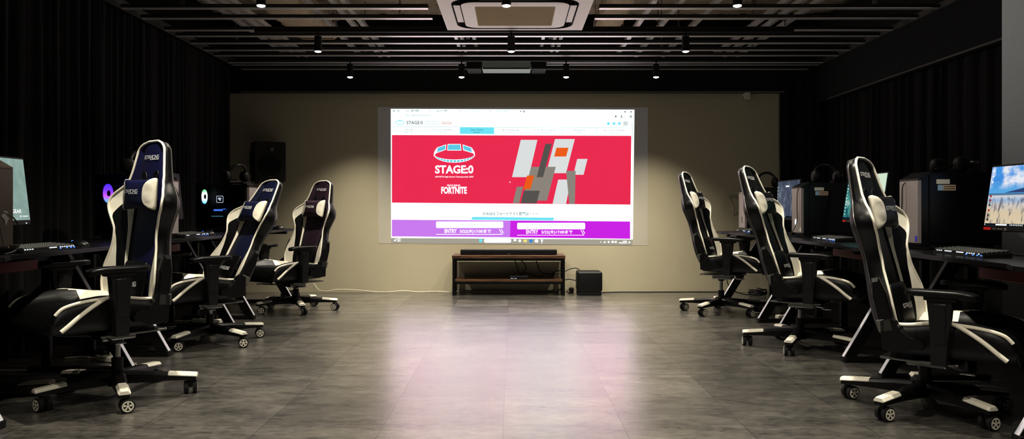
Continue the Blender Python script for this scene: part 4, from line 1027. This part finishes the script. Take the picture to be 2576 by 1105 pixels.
def chair_meshes():
    B, Wh, P = M['black_leather'], M['white_leather'], M['coal_fabric']
    ME['backrest'] = build_back().mesh('backrest', [B, Wh, P], True, 60)
    mb = MB().tube(pipe_path(9, .0, .001), .0062, 10); ME['piping'] = mb.mesh('piping', [Wh], True)
    ME['rear_seam'] = MB().tube(pipe_path(13, .05, 0), .0028, 6).mesh('rear_seam', [M['grey_plastic']], True)
    pm, surf = build_pillow(.152, .074, .046, .086, .22, 40, .05)
    ME['head_pillow'] = pm.mesh('head_pillow', [P, Wh], True, 60)
    mb = MB(); racing_logo(mb, -.012, .012, .135, .0155, surf); ME['pillow_logo'] = mb.mesh('pillow_logo', [M['thread']])
    pm, surf2 = build_pillow(.116, .098, .026, .2, .0); ME['lumbar_pillow'] = pm.mesh('lumbar_pillow', [B, Wh], True, 60)
    mb = MB(); racing_logo(mb, 0, -.015, .135, .0165, surf2); ME['lumbar_logo'] = mb.mesh('lumbar_logo', [M['thread']])
    mb = MB(); racing_logo(mb, 0, .775, .138, .0165, lambda u, v: back_section(v)[0][1]+.001); ME['head_logo'] = mb.mesh('head_logo', [M['thread']])
    ring_ = [(.006, .019*math.cos(2*PI*i/20)*1.0, .030*math.sin(2*PI*i/20)) for i in range(20)]
    ME['strap_slot'] = MB().tube(ring_, .004, 8, closed=True).ell((.002,0,0), (.004,.017,.027), 14, 8).mesh('strap_slot', [M['matte_plastic']], True)
    ME['pillow_strap'] = MB().box((.02,0,.0), (.004,.02,.09), .001).mesh('pillow_strap', [M['matte_plastic']])
    ME['seat'] = build_seat().mesh('seat', [B, Wh], True, 60)
    mb = MB()
    for s in (1, -1):
        side = seat_pts(7, -.09, .16, 18)
        d = [(.16,.262,.094),(.20,.271,.082),(.25,.2745,.055),(.30,.2735,.020),(.345,.270,-.018),(.375,.266,-.042)]
        def f(L):
            P = [Vector((a, u*s, z)) for a, u, z in L]; out = []
            for q in range(len(P)-1):
                p0, p1, p2, p3 = P[max(q-1,0)], P[q], P[q+1], P[min(q+2,len(P)-1)]
                for h in range(4):
                    t = h/4; out.append(.5*((2*p1)+(-p0+p2)*t+(2*p0-5*p1+4*p2-p3)*t*t+(-p0+3*p1-3*p2+p3)*t**3))
            return out+[P[-1]]
        pt_ = f(side[::3]+d[1:]); mb.tube(pt_, [.0075+.0022*min(1, max(0, (p.x-.12)/.1)) for p in pt_], 10)
        mb.tube(f([(.15,.262,.092),(.20,.264,.089),(.26,.262,.084),(.32,.258,.074),(.365,.252,.058),(.392,.246,.030)]), .0078, 10)
    ME['seat_piping'] = mb.mesh('seat_piping', [Wh], True)
    # moulded hinge covers, one mirrored mesh for each side
    for s in (1, -1):
        low = [(-.10,-.045),(-.108,.08),(-.075,.105),(-.045,.088),(-.025,.048),(.01,.020),(.05,.012),(.072,-.006),(.064,-.03),(.03,-.03),(-.01,-.05)]
        mb = MB().prism(low, s*.272, s*.305, 'xz'); bm = None
        ME['hinge_cover%d' % s] = mb.mesh('hinge_cover', [M['black_plastic']])
        up = [(.0,.0),(-.002,.20),(.014,.275),(.044,.275),(.062,.20),(.062,.05),(.045,-.02)]
        mb = MB(); inner = [(-.068,.02),(-.07,.19),(-.058,.25),(-.034,.25),(-.01,.19),(-.012,.05),(-.025,.0)]
        n = len(up); mb.add([(p[0], s*.262, p[1]) for p in up]+[(p[0], s*.286, p[1]) for p in up]+[(.03+(p[0]-.03)*.8, s*.300, .12+(p[1]-.12)*.88) for p in up],
            [(i,(i+1)%n,n+(i+1)%n,n+i) for i in range(n)]+[(n+i,n+(i+1)%n,2*n+(i+1)%n,2*n+i) for i in range(n)]+[tuple(range(n))[::-1], tuple(range(2*n,3*n))])
        ME['back_bracket%d' % s] = mb.mesh('back_bracket', [M['black_plastic']])
        ME['bracket_insert%d' % s] = MB().box((.026, s*.298, .060), (.062,.014,.055), .003).mesh('bracket_insert', [M['grey_plastic']])
        # armrest post + pad
        mb = MB().prism([(.085,.20),(.185,.20),(.178,.12),(.166,.02),(.160,-.085),(.102,-.085),(.100,.02),(.094,.12)], s*.284, s*.324, 'xz')
        mb.box((.135, s*.304, .095), (.055,.05,.18), .008).box((.131, s*.19, -.078), (.06,.24,.016), .003).box((.140, s*.304, .204), (.13,.06,.02), .004)
        ME['armrest%d' % s] = mb.mesh('armrest', [M['matte_plastic']])
        pts = []
        for i in range(28):
            a = 2*PI*i/28; pts.append((.140+.143*math.copysign(abs(math.cos(a))**.55, math.cos(a)), s*.302+.046*math.copysign(abs(math.sin(a))**.6, math.sin(a))))
        n = 28; mb = MB(); lay = [(.80,.222),(.97,.224),(1.0,.232),(1.0,.240),(.95,.2475),(.80,.250)]
        for q, z in lay: mb.v += [(.140+(x-.140)*(1-(1-q)*.35), s*.302+(y-s*.302)*q, z-.012-.012*max(0,(x-.19)/.1)**2) for x, y in pts]
        for l in range(len(lay)-1):
            for i in range(n): mb.f.append((l*n+i, l*n+(i+1)%n, (l+1)*n+(i+1)%n, (l+1)*n+i)); mb.m.append(0)
        mb.f += [tuple(range(n))[::-1], tuple((len(lay)-1)*n+i for i in range(n))]; mb.m += [0,0]
        ME['armrest_pad%d' % s] = mb.mesh('armrest_pad', [M['black_plastic']], True, 60)
        ME['arm_button%d' % s] = MB().box((.150, s*.326, .178), (.022,.006,.006), .002).mesh('arm_button', [M['grey_plastic']])
    ME['seat_plate'] = MB().box((.03,0,-.092), (.32,.47,.010), .002).box((.02,0,-.12), (.17,.13,.05), .008).mesh('seat_plate', [M['steel']])
    ME['tilt_lever'] = MB().tube([(.08,.05,-.125),(.12,.2,-.125),(.13,.27,-.122)], .006, 8).box((.13,.28,-.121), (.05,.05,.008), .003).mesh('tilt_lever', [M['chrome']], True)
    ME['height_lever'] = MB().tube([(.10,-.05,-.125),(.2,-.16,-.122),(.22,-.20,-.12)], .006, 8).box((.225,-.22,-.12), (.06,.05,.008), .003).mesh('height_lever', [M['chrome']], True)
    ME['gas_lift'] = MB().cyl((0,0,-.16), (0,0,-.13), .030, .022, 20).mesh('gas_lift', [M['black_plastic']], True)
    # base
    ME['base_hub'] = MB().cyl((0,0,.062), (0,0,.135), .044, .038, 24).cyl((0,0,.135), (0,0,.20), .027, .027, 20).mesh('base_hub', [M['matte_plastic']], True)
    mb = MB(); sec = [(.03,.034,.072,.130),(.14,.030,.074,.124),(.25,.026,.076,.112),(.345,.026,.074,.104),(.372,.022,.072,.100)]
    for x, y, z0, z1 in sec: mb.v += [(x,-y,z0),(x,y,z0),(x,y,z1-.012),(x,y*.6,z1),(x,-y*.6,z1),(x,-y,z1-.012)]
    for i in range(len(sec)-1):
        for j in range(6): mb.f.append((i*6+j, i*6+(j+1)%6, (i+1)*6+(j+1)%6, (i+1)*6+j)); mb.m.append(0)
    mb.f += [tuple(range(6))[::-1], tuple(24+j for j in range(6))]; mb.m += [0,0]
    ME['base_leg'] = mb.mesh('base_leg', [M['black_plastic']])
    mb = MB(); sec = [(.240,.0265,.101,.1175),(.250,.0275,.100,.1165),(.365,.0275,.088,.1065),(.376,.0235,.086,.104)]
    for x, y, z0, z1 in sec: mb.v += [(x,-y,z1-.016),(x,y,z1-.016),(x,y,z1-.012),(x,y*.62,z1),(x,-y*.62,z1),(x,-y,z1-.012)]
    for i in range(len(sec)-1):
        for j in range(6): mb.f.append((i*6+j, i*6+(j+1)%6, (i+1)*6+(j+1)%6, (i+1)*6+j)); mb.m.append(0)
    mb.f += [tuple(range(6))[::-1], tuple(18+j for j in range(6))]; mb.m += [0,0]
    for i in range(4): mb.box((.275+.02*i,0,.1155-.0018*i), (.007,.022,.002))
    ME['foot_pad'] = mb.mesh('foot_pad', [M['pad_white']])
    mb = MB().cyl((0,0,.045), (0,0,.078), .010, n=12).box((.006,0,.048), (.03,.018,.034), .006)
    mb.mi = 0
    for s in (1, -1): mb.cyl((.012, s*.010, .0325), (.012, s*.028, .0325), .0325, n=28).cyl((.012, s*.028, .0325), (.012, s*.031, .0325), .0325, .028, 28)
    ME['caster'] = mb.mesh('caster', [M['rubber']], True)
    def cap(s):
        mb = MB(); y = s*.0318
        def ringpoly(ro, ri, n=28):
            for i in range(n):
                a, b = 2*PI*i/n, 2*PI*(i+1)/n
                mb.add([(.012+r*math.cos(t), y, .0325+r*math.sin(t)) for r, t in ((ro,a),(ro,b),(ri,b),(ri,a))], [(0,1,2,3)])
        ringpoly(.0255, .0195); ringpoly(.008, .0001, 16)
        for k in range(5):
            a = 2*PI*k/5+.3; c_, s_ = math.cos(a), math.sin(a)
            mb.add([(.012+c_*r-s_*wd_, y, .0325+s_*r+c_*wd_) for r, wd_ in ((.005,-.003),(.021,-.0055),(.021,.0055),(.005,.003))], [(0,1,2,3)])
        return mb.mesh('wheel_cap', [M['pad_white']])
    ME['wheel_cap1'] = cap(1); ME['wheel_cap-1'] = cap(-1)
chair_meshes()
def recolor(o, idx, m):
    o.material_slots[idx].link = 'OBJECT'; o.material_slots[idx].material = m

def chair(x, y, th, Hs, rec, ph, fabric, lab, casters):
    PIV = .102; r = math.radians(rec)
    t = thing('gaming_chair', lab, 'chair', (x, y, 0), math.radians(th), 'black and white racing style gaming chairs')
    rel = math.radians(ph-th)
    put('base_hub', ME['base_hub'], t)
    for k in range(5):
        a = rel+2*PI*k/5
        lg = put('base_leg', ME['base_leg'], t, rot=(0,0,a)); put('foot_pad', ME['foot_pad'], lg)
        cs = put('caster', ME['caster'], t, loc=(.343*math.cos(a), .343*math.sin(a), 0), rot=(0,0,math.radians(casters[k]-th)))
        put('wheel_cap', ME['wheel_cap1'], cs); put('wheel_cap', ME['wheel_cap-1'], cs)
    z = Hs
    gl = put('gas_lift', ME['gas_lift'], t, loc=(0,0,z))
    put('piston', MB().cyl((0,0,-.25), (0,0,-.145), .0145, n=18).mesh('piston', [M['chrome']], True), gl)
    put('seat_plate', ME['seat_plate'], t, loc=(0,0,z)); put('tilt_lever', ME['tilt_lever'], t, loc=(0,0,z)); put('height_lever', ME['height_lever'], t, loc=(0,0,z))
    s = put('seat', ME['seat'], t, loc=(0,0,z)); put('seat_piping', ME['seat_piping'], s)
    R = Matrix.Translation((-PIV,0,z)) @ Matrix.Rotation(-r, 4, 'Y')
    def bput(name, me, parent=None, mtx=None):
        o = put(name, me, parent or t)
        if parent is None: o.matrix_local = R @ (mtx or Matrix())
        elif mtx: o.matrix_local = mtx
        return o
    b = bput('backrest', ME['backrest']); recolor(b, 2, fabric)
    put('piping', ME['piping'], b); put('rear_seam', ME['rear_seam'], b); put('lettering', ME['head_logo'], b)
    for u in (-.055, .055): put('strap_slot', ME['strap_slot'], b, loc=(.004,u,.672), rot=(-.5*math.copysign(1,u),0,0))
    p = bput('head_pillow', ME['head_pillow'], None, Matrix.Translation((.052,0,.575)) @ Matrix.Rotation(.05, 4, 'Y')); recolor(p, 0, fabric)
    put('lettering', ME['pillow_logo'], p)
    for u in (-.055, .055): put('strap', ME['pillow_strap'], p, loc=(-.07,u,.075), rot=(0,.3,0))
    l = bput('lumbar_pillow', ME['lumbar_pillow'], None, Matrix.Translation((.034,0,.135)) @ Matrix.Rotation(-.05, 4, 'Y'))
    put('lettering', ME['lumbar_logo'], l)
    for sd in (1, -1):
        bb = bput('back_bracket', ME['back_bracket%d' % sd]); put('bracket_insert', ME['bracket_insert%d' % sd], bb)
        put('hinge_cover', ME['hinge_cover%d' % sd], t, loc=(0,0,z))
        a = put('armrest', ME['armrest%d' % sd], t, loc=(0,0,z)); put('armrest_pad', ME['armrest_pad%d' % sd], a); put('arm_button', ME['arm_button%d' % sd], a)
    return t
NV, BL, PL, CO = M['navy_lit_fabric'], M['blue_lit_fabric'], M['plum_lit_fabric'], M['coal_fabric']
chair(-1.977, 3.879, -127.1, .440, 6.5, 13.6, NV, 'tall upright gaming chair with navy-lit centre and white edges, nearest on the left', (110, 60, 20, -30, 35))
chair(-2.127, 5.454, -133.1, .387, 27.3, 38.8, BL, 'reclined gaming chair with blue-lit dark centre, middle of the left row', (22, 20, 25, 18, 20))
chair(-1.993, 7.136, -128.9, .369, 14.8, 6.2, PL, 'gaming chair with plum-lit centre in front of the pale wall, far left', (-15, -10, 30, 10, -40))
chair(1.887, 7.006, -30.1, .449, 16.6, 10.2, CO, 'black and white gaming chair farthest on the right, before the pale wall', (25, 25, 28, 30, 25))
chair(1.951, 5.254, -35.0, .420, 18.5, 22.6, CO, 'black and white gaming chair in the middle of the right row', (40, 20, 85, 78, 60))
chair(1.937, 3.640, -41.9, .356, 13.2, 69.1, CO, 'black and white gaming chair nearest the camera on the right', (10, 14, 18, 18, 10))
